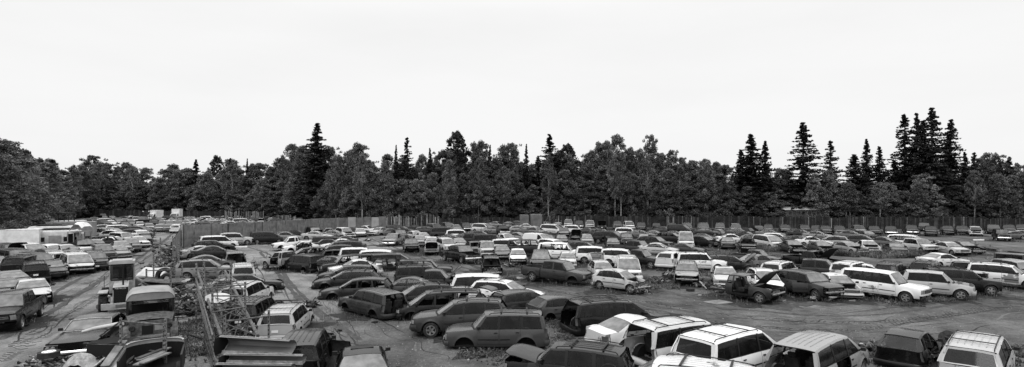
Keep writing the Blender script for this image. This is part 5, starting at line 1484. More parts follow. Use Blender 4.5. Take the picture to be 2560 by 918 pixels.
def camper(px, d, L, h, label, rz=0, flip=1):
    r = thing('camper_trailer', label, 'camper trailer', at_d(px, d), rz); W_ = 2.2; q = MB(); prof = []
    n = 20
    for k in range(n + 1):
        t = k / n; x = -L / 2 + L * t; e = min(t, 1 - t) * L; z1 = h - .55 * max(0, 1 - e / .7) ** 2; z0 = .55 + .35 * max(0, 1 - e / .6) ** 2; prof.append((x, z0, z1))
    rows = []
    for (x, z0, z1) in prof: rows.append([(x, -W_ / 2, z0), (x, -W_ / 2, (z0 + z1) / 2), (x, -W_ / 2 + .02, z1 - .25), (x, -W_ / 2 + .12, z1 - .08), (x, -W_ / 2 + .4, z1), (x, W_ / 2 - .4, z1), (x, W_ / 2 - .12, z1 - .08), (x, W_ / 2, (z0 + z1) / 2), (x, W_ / 2, z0)])
    q.grid(rows, 'silver_skin', flip=True)
    for rw in (rows[0], rows[-1]): q.face(rw, 'silver_skin')
    part('shell', q, r)
    q = MB(); q.bx(-L / 2 + .3, L / 2 - .2, -W_ / 2 - .02, -W_ / 2 - .005, 1.0, 1.12, 'dark_trim'); part('stripe', q, r)
    for x, ww in ((-L / 2 + .8, .5), (L / 2 - 1.5, .6), (L / 2 - .8, .6)):
        q = MB(); q.bx(x - ww / 2, x + ww / 2, -W_ / 2 - .03, -W_ / 2 - .006, 1.35, 1.9, 'side_glass'); wd = part('window', q, r); q = MB()
        for a0, a1, b0, b1 in ((x - ww / 2 - .05, x + ww / 2 + .05, 1.9, 1.95), (x - ww / 2 - .05, x + ww / 2 + .05, 1.3, 1.35), (x - ww / 2 - .05, x - ww / 2, 1.35, 1.9), (x + ww / 2, x + ww / 2 + .05, 1.35, 1.9)): q.bx(a0, a1, -W_ / 2 - .04, -W_ / 2 - .007, b0, b1, 'chrome')
        part('frame', q, wd, None)
    q = MB(); q.bx(-.9, .3, -W_ / 2 - .05, -W_ / 2 - .006, .6, 2.1, 'grey_paint'); part('awning_board', q, r, None)
    q = MB(); q.bx(-1.6, 1.6, -.7, .7, h + .02, h + .1, 'dark_trim'); q.bx(-1.5, .9, -.6, .5, h + .12, h + .2, 'black_steel'); part('roof_load', q, r, None)
    for s in (1, -1): wheel(r, (-.2, s * (W_ / 2 - .15), .34), .34, .2, (0, s, 0))
    return r
camper(150, 87, 4.7, 2.75, 'old silver camper trailer with dark boards on its roof', .5); camper(132, 94, 5.6, 2.95, 'second camper trailer whose white roof shows behind the first', .5)
# steel canopy frame
r = thing('canopy_frame', 'black steel canopy frame on four thin posts in front of the left wood', 'canopy', at_d(166, 116))
for x in (-1, 1):
    for y in (-.6, .6): q = MB(); q.tube([(x * .85, y, 0), (x * .85, y, 4.05)], .07, 'black_steel'); part('post', q, r)
q = MB(); q.bx(-1.15, 1.15, -.8, .8, 4.05, 4.2, 'black_steel'); part('roof', q, r, None); q = MB(); q.tube([(-.9, -.65, 1.2), (.9, -.65, 1.2)], .05, 'black_steel'); part('rail', q, r)
# bus-like wreck with a raised white hood
r = thing('wrecked_truck', 'wrecked truck with a raised white hood right of the camper trailer', 'truck', at_d(200, 86.5), .0)
q = MB(); q.bx(-.9, -.75, -.9, .9, .6, 2.3, 'dark_trim'); q.bx(-.74, .7, -.9, .9, .6, 1.25, 'dark_trim')
for x in (-.8, -.1, .7):
    for y in (-.88, .88): q.bx(x - .04, x + .04, y - .04, y + .04, 1.26, 2.5, 'grey_paint')
q.bx(-.9, .8, -.92, .92, 2.5, 2.58, 'grey_paint'); part('cab_frame', q, r)
q = MB(); rows = [[(x, -.9, z), (x, -.5, z + .2), (x, .5, z + .2), (x, .9, z)] for x, z in ((-.7, 2.62), (-.5, 3.0), (0, 3.5), (.5, 3.45), (.9, 3.0))]; q.grid(rows, 'white_paint'); part('hood', q, r)
q = MB()
for k in range(9): q.box((rnd.uniform(-.4, 1.1), rnd.uniform(-.7, .7), rnd.uniform(.7, 1.6)), (.4, .3, .3), rnd.choice(['engine_metal', 'dark_trim', 'bar_metal']), (rnd.random(), rnd.random(), rnd.random()))
part('engine', q, r)
for x in (-.6, .8):
    for s in (1, -1): wheel(r, (x, s * .85, .42), .42, .25, (0, s, 0))
# tow truck far off
r = thing('tow_truck', 'dark tow truck with tall boom frame and roof lamps in the far left lot', 'tow truck', at_d(361, 165), -math.pi / 2)
q = MB(); q.bx(-1.2, 1.8, -.95, .95, .7, 1.5, 'dark_trim'); q.bx(-.1, 1.0, -.85, .85, 1.52, 2.2, 'grey_paint'); part('body', q, r)
q = MB()
for s in (1, -1): q.tube([(-.6, s * .75, 1.4), (-.6, s * .75, 3.2)], .07, 'black_steel')
q.tube([(-.6, -.8, 3.2), (-.6, .8, 3.2)], .09, 'black_steel'); q.tube([(-.6, -.8, 2.6), (-.6, .8, 2.6)], .06, 'black_steel'); part('boom_frame', q, r)
for s in (1, -1): q = MB(); q.lathe([(0, .09), (.2, .1), (.25, .03)], (-.6, s * .7, 3.3), (0, 0, 1), 'white_paint', 8); part('lamp', q, r)
for x in (-.8, 1.2):
    for s in (1, -1): wheel(r, (x, s * .8, .42), .42, .25, (0, s, 0))
# ---------------------------------------------------------------- wheel loader facing the camera
mat('loader_paint', .3, .55, noise=(.18, .36), scale=2.5); mat('loader_dark', .09, .6, noise=(.05, .13), scale=3)
p = at_d(303, 41.5); r = thing('wheel_loader', 'wheel loader with glazed cab and black radiator grille facing the camera', 'loader', p, math.atan2(-p.y, -p.x) - .04)
r.scale = (.88, .88, .88)
q = MB(); q.hexa([(-1.3, -.42, .75), (1.0, -.42, .75), (1.0, .42, .75), (-1.3, .42, .75), (-1.3, -.42, 1.95), (1.0, -.42, 1.8), (1.0, .42, 1.8), (-1.3, .42, 1.95)], 'loader_paint'); q.bx(1.003, 1.03, -.42, -.37, .8, 1.78, 'loader_paint'); part('hood', q, r, None)
q = MB(); q.bx(1.003, 1.05, -.37, .42, .78, 1.64, 'dull_black')
for k in range(8): q.bx(1.052, 1.062, -.35, .4, .82 + .1 * k, .835 + .1 * k, 'dark_trim')
part('grille', q, r, None); q = MB(); q.bx(1.003, 1.06, -.42, .42, 1.65, 1.79, 'dull_black'); sg = part('name_panel', q, r, None)
fc = bpy.data.curves.new('lettering', 'FONT'); fc.body = 'FIATALLIS'; fc.size = .125; fc.extrude = .004; fc.align_x = 'CENTER'; fc.materials.append(MAT['white_paint']); fc.space_character = 1.12
tmp = bpy.data.objects.new('tmp', fc); COL.objects.link(tmp); bpy.context.view_layer.update(); me_ = bpy.data.meshes.new_from_object(tmp.evaluated_get(bpy.context.evaluated_depsgraph_get())); bpy.data.objects.remove(tmp)
lt = link('lettering', me_, sg); lt.location = (1.066, 0, 1.68); lt.rotation_euler = (R(90), 0, R(90))
q = MB(); q.tube([(.3, .12, 1.8), (.3, .12, 3.05)], .055, 'dull_black', 8); part('exhaust_pipe', q, r)
cb = MB(); cx0, cx1, cw = -2.5, -1.1, .72
cb.bx(cx0, cx1, -cw, cw, .9, 1.95, 'loader_paint'); cb.bx(cx1 - .0, cx1 + .02, -cw - .02, cw + .02, 1.0, 1.15, 'dull_black')
for x in (cx0 + .05, cx1 - .05):
    for y in (-cw + .05, cw - .05): cb.hexa([(x - .05, y - .06, 1.952), (x + .05, y - .06, 1.952), (x + .05, y + .06, 1.952), (x - .05, y + .06, 1.952), (x - .05, y * .93 - .05, 3.12), (x + .05, y * .93 - .05, 3.12), (x + .05, y * .93 + .05, 3.12), (x - .05, y * .93 + .05, 3.12)], 'loader_paint')
c_ = part('cab', cb, r, None)
q = MB(); q.bx(cx0 - .1, cx1 + .1, -cw - .02, cw + .02, 3.122, 3.3, 'pale_panel'); q.bx(cx0, cx1, -cw + .15, cw - .15, 3.302, 3.36, 'pale_panel'); part('roof', q, c_)
for (a, b) in (((cx1 - .02, -cw + .12, 2.05), (cx1 - .02, cw - .12, 3.05)), ((cx0 + .02, -cw + .12, 2.05), (cx0 + .02, cw - .12, 3.05))):
    q = MB(); q.grid([[(a[0], a[1], a[2]), (a[0], b[1], a[2])], [(a[0], a[1] * .95, b[2]), (a[0], b[1] * .95, b[2])]], 'side_glass'); part('window', q, c_)
    q = MB()
    for y0, y1, z0, z1 in ((-cw + .08, cw - .08, 1.98, 2.06), (-cw + .08, cw - .08, 3.04, 3.11), (-cw + .06, -cw + .13, 2.06, 3.04), (cw - .13, cw - .06, 2.06, 3.04)): q.bx(a[0] + .005, a[0] + .03, y0, y1, z0, z1, 'dull_black')
    part('window_seal', q, c_, None)
q = MB(); q.box((-1.9, 0, 2.1), (.5, .5, .14), 'dark_trim'); q.box((-2.15, 0, 2.45), (.14, .5, .62), 'dark_trim'); part('seat', q, c_)
q = MB(); q.lathe([(0, .16), (.02, .18), (.04, .16)], (-1.45, 0, 2.25), (.5, 0, 1), 'dull_black', 14); part('steering_wheel', q, c_)
for s in (1, -1):
    wheel(r, (.1, s * .98, .68), .68, .46, (0, s, 0), 'loader_paint', lugs=16); wheel(r, (-2.4, s * .98, .68), .68, .46, (0, s, 0), 'loader_paint', lugs=16)
    q = MB(); q.bx(-.7, .75, s * .98 - .26, s * .98 + .26, 1.4, 1.46, 'loader_paint'); part('mudguard', q, r)
    q = MB(); q.lathe([(0, .09), (.06, .09), (.1, .04)], (1.02, s * .6, 1.25), (1, 0, 0), 'lamp_clear', 12); q.bx(.9, 1.02, s * .6 - .03, s * .6 + .03, .9, 1.2, 'loader_paint'); part('headlight', q, r)
q = MB(); q.bx(1.2, 1.4, -1.02, .55, .42, .8, 'loader_paint'); q.bx(.9, 1.2, -.3, .3, .5, .72, 'loader_dark'); q.bx(1.402, 1.41, -.25, .45, .5, .72, 'loader_dark'); part('counterweight', q, r)
for y in (-.86, -.86 + 1.3): q = MB(); q.tube([(-.9, y - .12, .7), (-.9, y - .12, 2.4), (-1.1, y, 2.4)], .02, 'dark_trim'); part('handrail', q, r)
# ---------------------------------------------------------------- rusted truck cab, facing the camera
mat('cab_roof', .2, .5, noise=(.15, .26), scale=1.5)
p = at_d(377, 31.2); r = thing('rusted_truck', 'rusted old truck with empty windshield and rounded pale roof, facing the camera', 'truck', p, math.atan2(-p.y, -p.x)); r.scale = (.95, .95, .95)
def shell(rows, m, parent, name, th=.03):
    q = MB(); q.grid(rows, m); q.grid([[(x, y, z - th) for x, y, z in rw] for rw in rows], 'dull_black', True); return part(name, q, parent)
rows = []
for i in range(9):
    t = i / 8; x = -2.6 + 1.75 * t; crown = 2.72 - .3 * max(0, t - .35) ** 2 - .05 * (1 - t); rows.append([(x + (.12 * (1 - u * u) if i == 8 else 0), u * 1.0, crown - .09 * abs(u) ** 2.2 - (.28 * max(0, abs(u) - .82) / .18)) for u in [-1 + k / 8 for k in range(17)]])
shell(rows, 'cab_roof', r, 'roof')
q = MB(); q.grid([[(x - .01, y, z - .01) for x, y, z in rows[-1]], [(-.88 + .1 * (1 - y * y), y, 2.22) for x, y, z in rows[-1]]], 'cab_roof', True); q.bx(-.93, -.86, -.98, .98, 2.17, 2.22, 'dark_trim'); q.bx(-.95, -.86, -.98, -.88, 1.62, 2.2, 'dark_trim'); q.bx(-.95, -.86, .88, .98, 1.62, 2.2, 'dark_trim')
q.bx(-2.6, -2.52, -.98, .98, .9, 1.45, 'rusty'); q.bx(-2.6, -2.52, -.98, -.8, 1.45, 2.4, 'rusty'); q.bx(-2.6, -2.52, .8, .98, 1.45, 2.4, 'rusty'); q.bx(-2.5, -1.9, -1.0, -.93, .8, 1.6, 'rusty'); q.bx(-2.5, -1.9, .93, 1.0, .8, 1.6, 'rusty'); part('cab', q, r, None)
for s in (1, -1):
    q = MB(); q.bx(-1.88, -.98, min(s * .93, s * 1.0), max(s * .93, s * 1.0), .8, 1.6, 'rusty'); q.bx(-1.88, -1.82, s * .96 - .03, s * .96 + .03, 1.6, 2.3, 'rusty'); part('door', q, r, None)
q = MB(); rows = []
for i in range(6):
    t = i / 5; x = -.9 + 1.1 * t; rows.append([(x, u * (.98 - .12 * t), 1.62 - .08 * t - .1 * abs(u) ** 3 - .06 * t * t) for u in [-1 + k / 5 for k in range(11)]])
shell(rows, 'rusty', r, 'cowl')
q = MB(); q.bx(.2, .26, -.86, .86, .75, 1.4, 'rusty'); q.bx(.262, .27, -.35, .1, .8, 1.2, 'dull_black'); q.bx(.264, .275, .15, .6, .95, 1.2, 'cab_roof'); part('bulkhead', q, r, None)
for s in (1, -1):
    ang = [math.pi * k / 10 for k in range(11)]; q = MB(); q.grid([[(-.1 + .55 * math.cos(a), s * .78, .62 + .62 * math.sin(a)) for a in ang], [(-.1 + .58 * math.cos(a), s * 1.08, .6 + .58 * math.sin(a)) for a in ang]], 'rusty'); part('fender', q, r)
    wheel(r, (-.1, s * .9, .45), .45, .26, (0, s, 0), 'rusty'); q = MB(); q.lathe([(0, .12), (.03, .13), (.05, .09)], (.28, s * .72, 1.12), (1, 0, 0), 'dark_trim', 12); part('headlight_ring', q, r)
q = MB(); q.bx(.5, .62, -1.15, 1.25, .42, .6, 'bar_metal'); q.bx(.1, .5, -.4, .4, .42, .58, 'dull_black'); part('bumper', q, r, None)
q = MB(); q.lathe([(-.012, .2), (0, .22), (.012, .2)], (-1.25, .5, 1.75), (1, 0, .8), 'dull_black', 16); q.tube([(-1.1, .5, 1.6), (-1.25, .5, 1.75)], .02, 'dull_black'); part('steering_wheel', q, r)
q = MB(); q.bx(-2.45, -2.0, -.8, .8, 1.0, 1.25, 'dull_black'); q.bx(-2.5, -2.4, -.8, .8, 1.25, 1.8, 'dull_black'); part('seat', q, r)
# ---------------------------------------------------------------- the old sedan in the corner
place_car('classic', 243, 786, -16, 1, 'Wg', ('junk corner', 'vehicles in the junk corner'), label='black old sedan with paired round headlamps, seen from above in the corner', dz=.28, lod=0)
CARS.pop()
_o = [o for o in COL.objects if o.name.startswith('old_sedan_car')][-1]; tag(_o, 'black old sedan with paired round headlamps on the junk heap', 'car')
# ---------------------------------------------------------------- lattice tower lying on the racks
def lattice(name, label, P0, P1, Q0, Q1, dz, r0, m, n, cat):
    r = thing(name, label, cat, (0, 0, 0)); P0, P1, Q0, Q1 = map(Vector, (P0, P1, Q0, Q1)); up = Vector((0, 0, dz))
    for a, b in ((P0, P1), (Q0, Q1), ((P0 + Q0) / 2 - up, (P1 + Q1) / 2 - up)): q = MB(); q.tube([a, b], r0, m, 8); part('chord', q, r)
    q = MB()
    for i in range(n):
        a, b = P0.lerp(P1, i / n), Q0.lerp(Q1, i / n); a2, b2 = P0.lerp(P1, (i + 1) / n), Q0.lerp(Q1, (i + 1) / n); c = (a + b) / 2 - up; c2 = (a2 + b2) / 2 - up
        for s, t in ((a, b), (a, b2), (b, a2), (a, c), (b, c), (a, c2), (b, c2)): q.tube([s, t], r0 * .33, 'rusty_tube', 5)
    part('bracing', q, r); return r
lattice('lattice_tower', 'long lattice tower of pale tubes lying across the scrap racks', at_d(491, 44, 2.3), at_d(553, 28, 1.25), at_d(560, 44, 2.3), at_d(645, 28, 1.25), 1.0, .07, 'steel_tube', 6, 'lattice tower')
for k, (a, b, lb_) in enumerate((((489, 700, 38), (527, 850, 27.3), 'rusty pipe slanting down left of the lying tower'), ((494, 735, 34), (540, 905, 26), 'lower rusty pipe slanting over the wire netting'))):
    A = at_d(a[0], a[2], zpix(a[1], a[2])); B = at_d(b[0], b[2], zpix(b[1], b[2])); q = MB(); q.tube([A, (A + B) / 2 - Vector((0, 0, .05)), B], .032, 'rusty_tube', 6); tag(link('steel_pipe', q.mesh('pipe')), lb_, 'pipe')
# rack posts and beams
mat('rack_paint', .07, .6, noise=(.02, .25), scale=14)
def rack(label, posts, beams, m='rack_paint', r0=.038):
    r = thing('scrap_rack', label, 'rack', (0, 0, 0))
    for px, d, yt, yb in posts:
        z1 = zpix(yt, d); z0 = 0 if yb is None else max(0, zpix(yb, d)); b = at_d(px, d); q = MB(); q.bx(b.x - r0, b.x + r0, b.y - .03, b.y + .03, z0, z1, m)
        k = z0 + .1
        while k < z1 - .05: q.bx(b.x - .02, b.x + .02, b.y - .037, b.y - .031, k, k + .06, 'dull_black'); k += .18
        part('post', q, r, None)
    for a, b in beams:
        A = at_d(a[0], a[2], zpix(a[1], a[2])); B = at_d(b[0], b[2], zpix(b[1], b[2])); q = MB(); q.tube([A, B], .035, 'steel_tube' if m == 'rack_paint' else m, 6); part('beam', q, r)
    return r
rack('rack of notched steel posts around the lying tower, nearest the silver SUVs', [(672, 29.5, 775, None), (613, 31, 705, None), (577, 35, 656, None), (491, 35, 658, None), (510, 33, 655, None), (562, 27.5, 790, None), (531, 31, 722, None), (535, 27, 850, None)],
     [((500, 677, 36), (578, 672, 35)), ((505, 722, 32), (612, 712, 31)), ((530, 781, 30), (614, 767, 30.5)), ((562, 804, 27.6), (672, 790, 29.3)), ((531, 740, 31), (613, 740, 31)), ((510, 700, 33), (577, 705, 35)), ((535, 868, 27), (560, 872, 27.5)), ((577, 690, 35), (613, 730, 31)), ((491, 700, 35), (535, 850, 27))])
rack('rack of thin posts behind the rusted truck, loaded with scrap sheets', [(384, 50, 634, None), (401, 60, 594, None), (427, 45, 668, None), (366, 47, 672, None), (437, 54, 640, None), (447, 56, 606, None), (432, 62, 590, None), (455, 50, 655, None)],
     [((384, 642, 50), (436, 642, 54)), ((366, 677, 47), (428, 675, 45)), ((401, 618, 60), (447, 616, 56)), ((384, 655, 50), (401, 612, 60)), ((427, 690, 45), (455, 690, 50))], r0=.045)
rack('bent pipe frame standing over the boards in the junk corner', [(302, 27.8, 795, None), (414, 26.5, 797, None), (410, 27.3, 815, None)], [((303, 803, 27.8), (414, 812, 26.5)), ((303, 803, 27.8), (262, 830, 29.5)), ((262, 832, 29.5), (236, 848, 29.8)), ((302, 850, 27.8), (318, 838, 29)), ((330, 870, 27.8), (412, 882, 26.8)), ((372, 910, 26.6), (408, 882, 26.8))])
# scrap: every piece a thing
JN = 0
def scrap(name, label, cat, mb, loc, rz=0, rx=0, ry=0, group='scrap metal on the heaps', pn=None):
    o = link(name, mb.mesh(name, 35), None, loc, rz); o.rotation_euler = (rx, ry, rz); tag(o, label, cat, group); return o
def sheet(L, W_, m, bend=.1, ridge=True):
    mb = MB(); rows = [[(-L / 2 + L * i / 8, -W_ / 2 + W_ * j / 4, bend * math.sin(i * .9 + j * .5) * .4 + (.04 if (j % 2 and ridge) else 0)) for j in range(5)] for i in range(9)]
    mb.grid(rows, m); mb.grid([[(x, y, z - .02) for x, y, z in rw] for rw in rows], m, True); return mb
lr = random.Random(21)
shf = ['lowest', 'second', 'third', 'fourth', 'fifth', 'sixth', 'seventh', 'topmost']
for k in range(8):
    scrap('metal_sheet', 'long rusty metal sheet, %s in the stack on the thin-post rack' % shf[k], 'metal sheet', sheet(2.9 - .1 * (k % 3), .9, ['rusty', 'engine_metal', 'bar_metal', 'rusty'][k % 4], .12), at_d(405 + lr.uniform(-8, 12), 47 + lr.uniform(-.5, .5), .35 + .13 * k), lr.uniform(-.12, .12), .15)
for k, (px, d, z, L, a) in enumerate(((372, 46, 1.0, 2.2, .5), (384, 46, .8, 2.4, .42), (360, 46.5, 1.2, 1.6, .35), (395, 45.5, .5, 2.0, .3), (440, 46, .9, 1.6, -.3))):
    q = MB(); q.box((0, 0, 0), (L, .14, .05), lr.choice(['engine_metal', 'rusty'])); scrap('steel_beam', 'rusty %s beam leaning on the sheet stack behind the rusted truck' % ['long', 'slanting', 'short', 'low', 'right-hand'][k], 'beam', q, at_d(px, d, z), lr.uniform(-.3, .3), 0, a)
q = MB(); q.bx(-.75, .75, -.05, .05, 0, 1.35, 'mid_board'); scrap('scrap_plate', 'flat dark upright panel at the left end of the sheet stack', 'panel', q, at_d(364, 47.5), .1)
q = sheet(2.1, 1.1, 'silver_skin', .1); scrap('car_roof_panel', 'white car panel lying on the scrap above the sheet stack', 'car panel', q, at_d(384, 52, 1.25), -.15, .5)
for k, (px, d, z, rr) in enumerate(((412, 50, 1.15, .62), (418, 49.3, .95, .5))):
    q = MB(); q.lathe([(-.14, rr * .6), (-.14, rr * .92), (-.1, rr), (.1, rr), (.14, rr * .92), (.14, rr * .6)], (0, 0, 0), (0, 1, 0), 'rubber', 24); scrap('tyre', ['big tyre standing upright on the scrap sheets', 'smaller tyre in front of the big upright tyre'][k], 'tyre', q, at_d(px, d, z), .1)
def junkball(seed, n, sx, sy, sz, ms=('engine_metal', 'dark_trim', 'rusty', 'engine_metal', 'dark_trim', 'steel_tube', 'dull_black', 'rusty', 'bar_metal')):
    l2 = random.Random(seed); mb = MB()
    for k in range(int(n * 2)):
        c = (l2.uniform(-sx, sx), l2.uniform(-sy, sy), l2.uniform(.05, sz)); m = l2.choice(ms); t = l2.random()
        if t < .4: mb.box(c, (l2.uniform(.1, .45), l2.uniform(.04, .2), l2.uniform(.03, .18)), m, (l2.uniform(-1, 1), l2.uniform(-1, 1), l2.uniform(0, 3)))
        elif t < .7: mb.tube([c, (c[0] + l2.uniform(-.6, .6), c[1] + l2.uniform(-.4, .4), c[2] + l2.uniform(-.2, .35)), (c[0] + l2.uniform(-.8, .8), c[1] + l2.uniform(-.5, .5), max(.03, c[2] + l2.uniform(-.3, .3)))], l2.uniform(.02, .05), m, 5)
        else: mb.lathe([(-.06, .001), (-.06, .14), (.06, .16), (.06, .001)], c, (l2.uniform(-1, 1), l2.uniform(-1, 1), 1), m, 10)
    return mb
heaps = [(415, 60, 1.6, 1.2, 1.4, 'heap of car parts piled high beside the corner fence'), (420, 66, 1.0, 1.0, 2.2, 'tall tangle of parts and wire where the dirt track bends'), (448, 45, 1.0, .8, .9, 'scrap heap beside the weeds, right of the rusted truck roof'), (452, 40, .8, .8, .8, 'scattered parts right of the rusted truck'),
         (520, 42, 1.2, .8, 1.2, 'parts tangled under the far end of the lying tower'), (575, 40, 1.2, .8, 1.0, 'parts heaped between the lying tower and the silver SUV'), (580, 33, 1.2, .8, .7, 'dark parts under the middle of the lying tower'), (335, 43.5, .6, .6, 1.2, 'linkage parts piled right of the loader')]
for k, (px, d, sx, sy, sz, lb) in enumerate(heaps): scrap('scrap_heap', lb, 'scrap heap', junkball(50 + k, 46, sx, sy, sz), at_d(px, d)); COL.objects[-1]['kind'] = 'stuff' if False else 'thing'
for k, (px, d, lb) in enumerate(((165, 28.5, 'heap of engine parts left of the tarp in the junk corner'), (130, 27.6, 'heap of parts around the white wheel rim'), (245, 28, 'dark parts below the old sedan, right of the tarp'), (195, 29.6, 'coils and rims under the nose of the old sedan'))):
    scrap('scrap_heap', lb, 'scrap heap', junkball(80 + k, 60, .85, .5, .3), at_d(px - 12, d - .5))
# satellite dish
r = thing('satellite_dish', 'white satellite dish lying on the lattice tower', 'satellite dish', at_d(545, 35, 1.6)); q = MB(); q.lathe([(.18, .62), (.1, .5), (.03, .3), (0, .001)], (0, 0, 0), (.15, -.2, .95), 'silver_skin', 24); q.lathe([(.16, .62), (.08, .5), (.01, .3), (-.02, .001)], (0, 0, 0), (.15, -.2, .95), 'pale_panel', 24); part('reflector', q, r); q = MB(); q.tube([(0, 0, 0), (.15, -.4, .65)], .02, 'steel_tube'); part('feed_arm', q, r)
# white roll, dark sheet beside the sedan
q = MB(); q.tube([(-.75, 0, 0), (-.3, 0, .06), (.75, 0, .1)], [.06, .08, .09], 'silver_skin', 10); scrap('fibreglass_roll', 'white tube lying on the dark sheet beside the old sedan', 'tube', q, at_d(258, 29.0, 1.35), .25, 0, -.12)
q = MB(); rows = [[(-.95 + .24 * i, -.5 + .2 * j, 1.1 + .05 * math.sin(i * 1.3 + j)) for j in range(6)] for i in range(9)]; q.grid(rows, 'dull_black'); q.grid([[rw[0], (rw[0][0], rw[0][1] - .1, -.8)] for rw in rows], 'dull_black'); q.tube([rows[0][0], rows[4][0], rows[8][0]], .01, 'steel_tube', 5); q.tube([rows[8][0], rows[8][5]], .01, 'steel_tube', 5); q.v = [(x * .75 + .2, y, z * .8) for x, y, z in q.v]
scrap('dark_tarpaulin', 'black sheet hung beside the old sedan under the white tube', 'tarpaulin', q, at_d(272, 28.4, .1), .0)
q = MB(); l2 = random.Random(4); rows = [[((i - 5) * .13, (j - 4) * .12, max(0, .5 - ((i - 5) ** 2 + (j - 4) ** 2) * .022) + l2.uniform(-.04, .04)) for j in range(9)] for i in range(11)]; q.grid(rows, 'canvas'); scrap('crumpled_tarp', 'crumpled pale tarp at the bottom of the junk corner', 'tarp', q, at_d(203, 27.0, .3), .2)
# wheel rims and tyres on the ground
def flatwheel(px, py, z, label, m='white_paint', rr=.33, tilt=0):
    r = thing('discarded_tyre', label, 'wheel', at(px, py) + Vector((0, 0, z)), .3, 'discarded tyres'); r.rotation_euler = (tilt, 0, .3)
    q = MB(); q.lathe([(0, rr * .62), (0, rr), (.2, rr), (.2, rr * .62)], (0, 0, 0), (0, 0, 1), 'rubber', 24); part('tyre', q, r)
    q = MB(); q.lathe([(.2, rr * .64), (.215, rr * .6), (.19, rr * .2), (.2, .001)], (0, 0, 0), (0, 0, 1), m, 24)
    for k in range(5): t = k * 1.2566; q.lathe([(.205, .04), (.212, .001)], (.17 * math.cos(t), .17 * math.sin(t), 0), (0, 0, 1), 'dull_black', 8)
    part('rim', q, r)
flatwheel(122, 932, .62, 'wheel with a bright white rim lying flat in the junk corner', rr=.36); flatwheel(180, 905, .1, 'tyre lying flat under the old sedan nose', 'dark_trim', .38); flatwheel(95, 912, .0, 'dark wheel lying left of the white-rimmed one', 'dark_trim', .3, .4)
flatwheel(1726, 728, 0, 'small dark tyre lying in front of the stripped SUV', 'dark_trim', .3); flatwheel(2372, 858, .0, 'round dark tyre on the track beside the silver minivan', 'dull_black', .55, 1.0); flatwheel(2385, 890, 0, 'dark wheel between the black hatchback and the silver minivan', 'dark_trim', .33)
# round-nosed trailer full of boards
r = thing('trailer', 'round-nosed trailer loaded with loose boards, beside the weedy strip', 'trailer', at_d(388, 26.6), math.atan2(-1750, 892))
def arc(rad, z, n=18, sq=1.0): return [(.9 * sq * math.cos(a) ** .9 if math.cos(a) > 0 else 0, rad * math.sin(a), z) for a in [R(-90 + 180 * k / n) for k in range(n + 1)]]
# local x toward camera; nose points away so mirror x
W0 = arc(.95, 1.28); W1 = arc(.95, 1.12); W2 = arc(.98, .4); mir = lambda l: [(-x * .7 - .1, y, z) for x, y, z in l]
q = MB(); q.grid([mir(W0), mir(W1)], 'pale_panel'); q.grid([[(x + .06, y * .93, z) for x, y, z in mir(W0)], mir(W0)], 'pale_panel'); part('rim_band', q, r)
q = MB(); q.grid([mir(W1), mir(W2)], 'dull_black')
for s in (1, -1): q.bx(-.1, 1.6, min(s * .92, s * .98), max(s * .92, s * .98), .4, 1.1, 'dark_trim')
q.bx(-.7, 1.6, -.9, .9, .4, .5, 'dull_black'); part('hull', q, r, None)
lb = random.Random(9)
for s in (1, -1): wheel(r, (.8, s * .85, .33), .33, .2, (0, s, 0))
for k in range(11):
    q = MB(); q.box((0, 0, 0), (lb.uniform(.12, .2), lb.uniform(1.2, 1.7), .04), lb.choice(['grey_board', 'weathered_board', 'mid_board', 'grey_board']))
    scrap('plank', '%s loose plank in the round-nosed trailer' % (['farthest'] + ORD[1:])[k] if k < 14 else 'plank', 'plank', q, at_d(382 + lb.uniform(-8, 8), 26.9 - .16 * k, .75 + .045 * (k % 6) + .06 * (k > 5)), lb.uniform(-.15, .15), 0, 0, 'planks in the trailer')
for k, (a, b, m) in enumerate((((262, 916, 26.3), (308, 852, 28.2), 'weathered_board'), ((275, 925, 26.3), (318, 868, 28), 'grey_board'), ((300, 925, 25.8), (338, 882, 27), 'rusty'), ((290, 930, 25.9), (330, 888, 27.2), 'pale_bark'), ((225, 925, 26.5), (262, 895, 27.4), 'bar_metal'))):
    A = at_d(a[0], a[2], zpix(a[1], a[2])); B = at_d(b[0], b[2], zpix(b[1], b[2])); d_ = (B - A); q = MB(); M = d_.to_track_quat('X', 'Z').to_matrix(); q.box((0, 0, 0), (d_.length, [.3, .22, .14, .5, .08][k], .05), m, M)
    scrap('board', ['splintered', 'grey', 'rust-stained', 'wide pale', 'thin metal'][k] + ' board slanting up through the junk corner', 'board', q, (A + B) / 2)
# wire netting roll by the weeds
r = thing('wire_fence', 'sagging wire netting standing along the weedy strip', 'fence', (0, 0, 0)); q = MB()
for k in range(12): a = at_d(512 + k * 1.7, 31 - k * .35); q.tube([a, a + Vector((0, 0, 1.3 - .04 * k))], .008, 'rusty_tube', 4, False)
for z in (.1, .5, .9, 1.25): a, b = at_d(512, 31), at_d(531, 27.1); q.tube([a + Vector((0, 0, z)), b + Vector((0, 0, z * .75))], .008, 'rusty_tube', 4, False)
part('wires', q, r); 
for px, d in ((511, 31.2), (532, 27)): q = MB(); q.tube([at_d(px, d), at_d(px, d, 1.5)], .03, 'rusty_tube'); part('post', q, r)
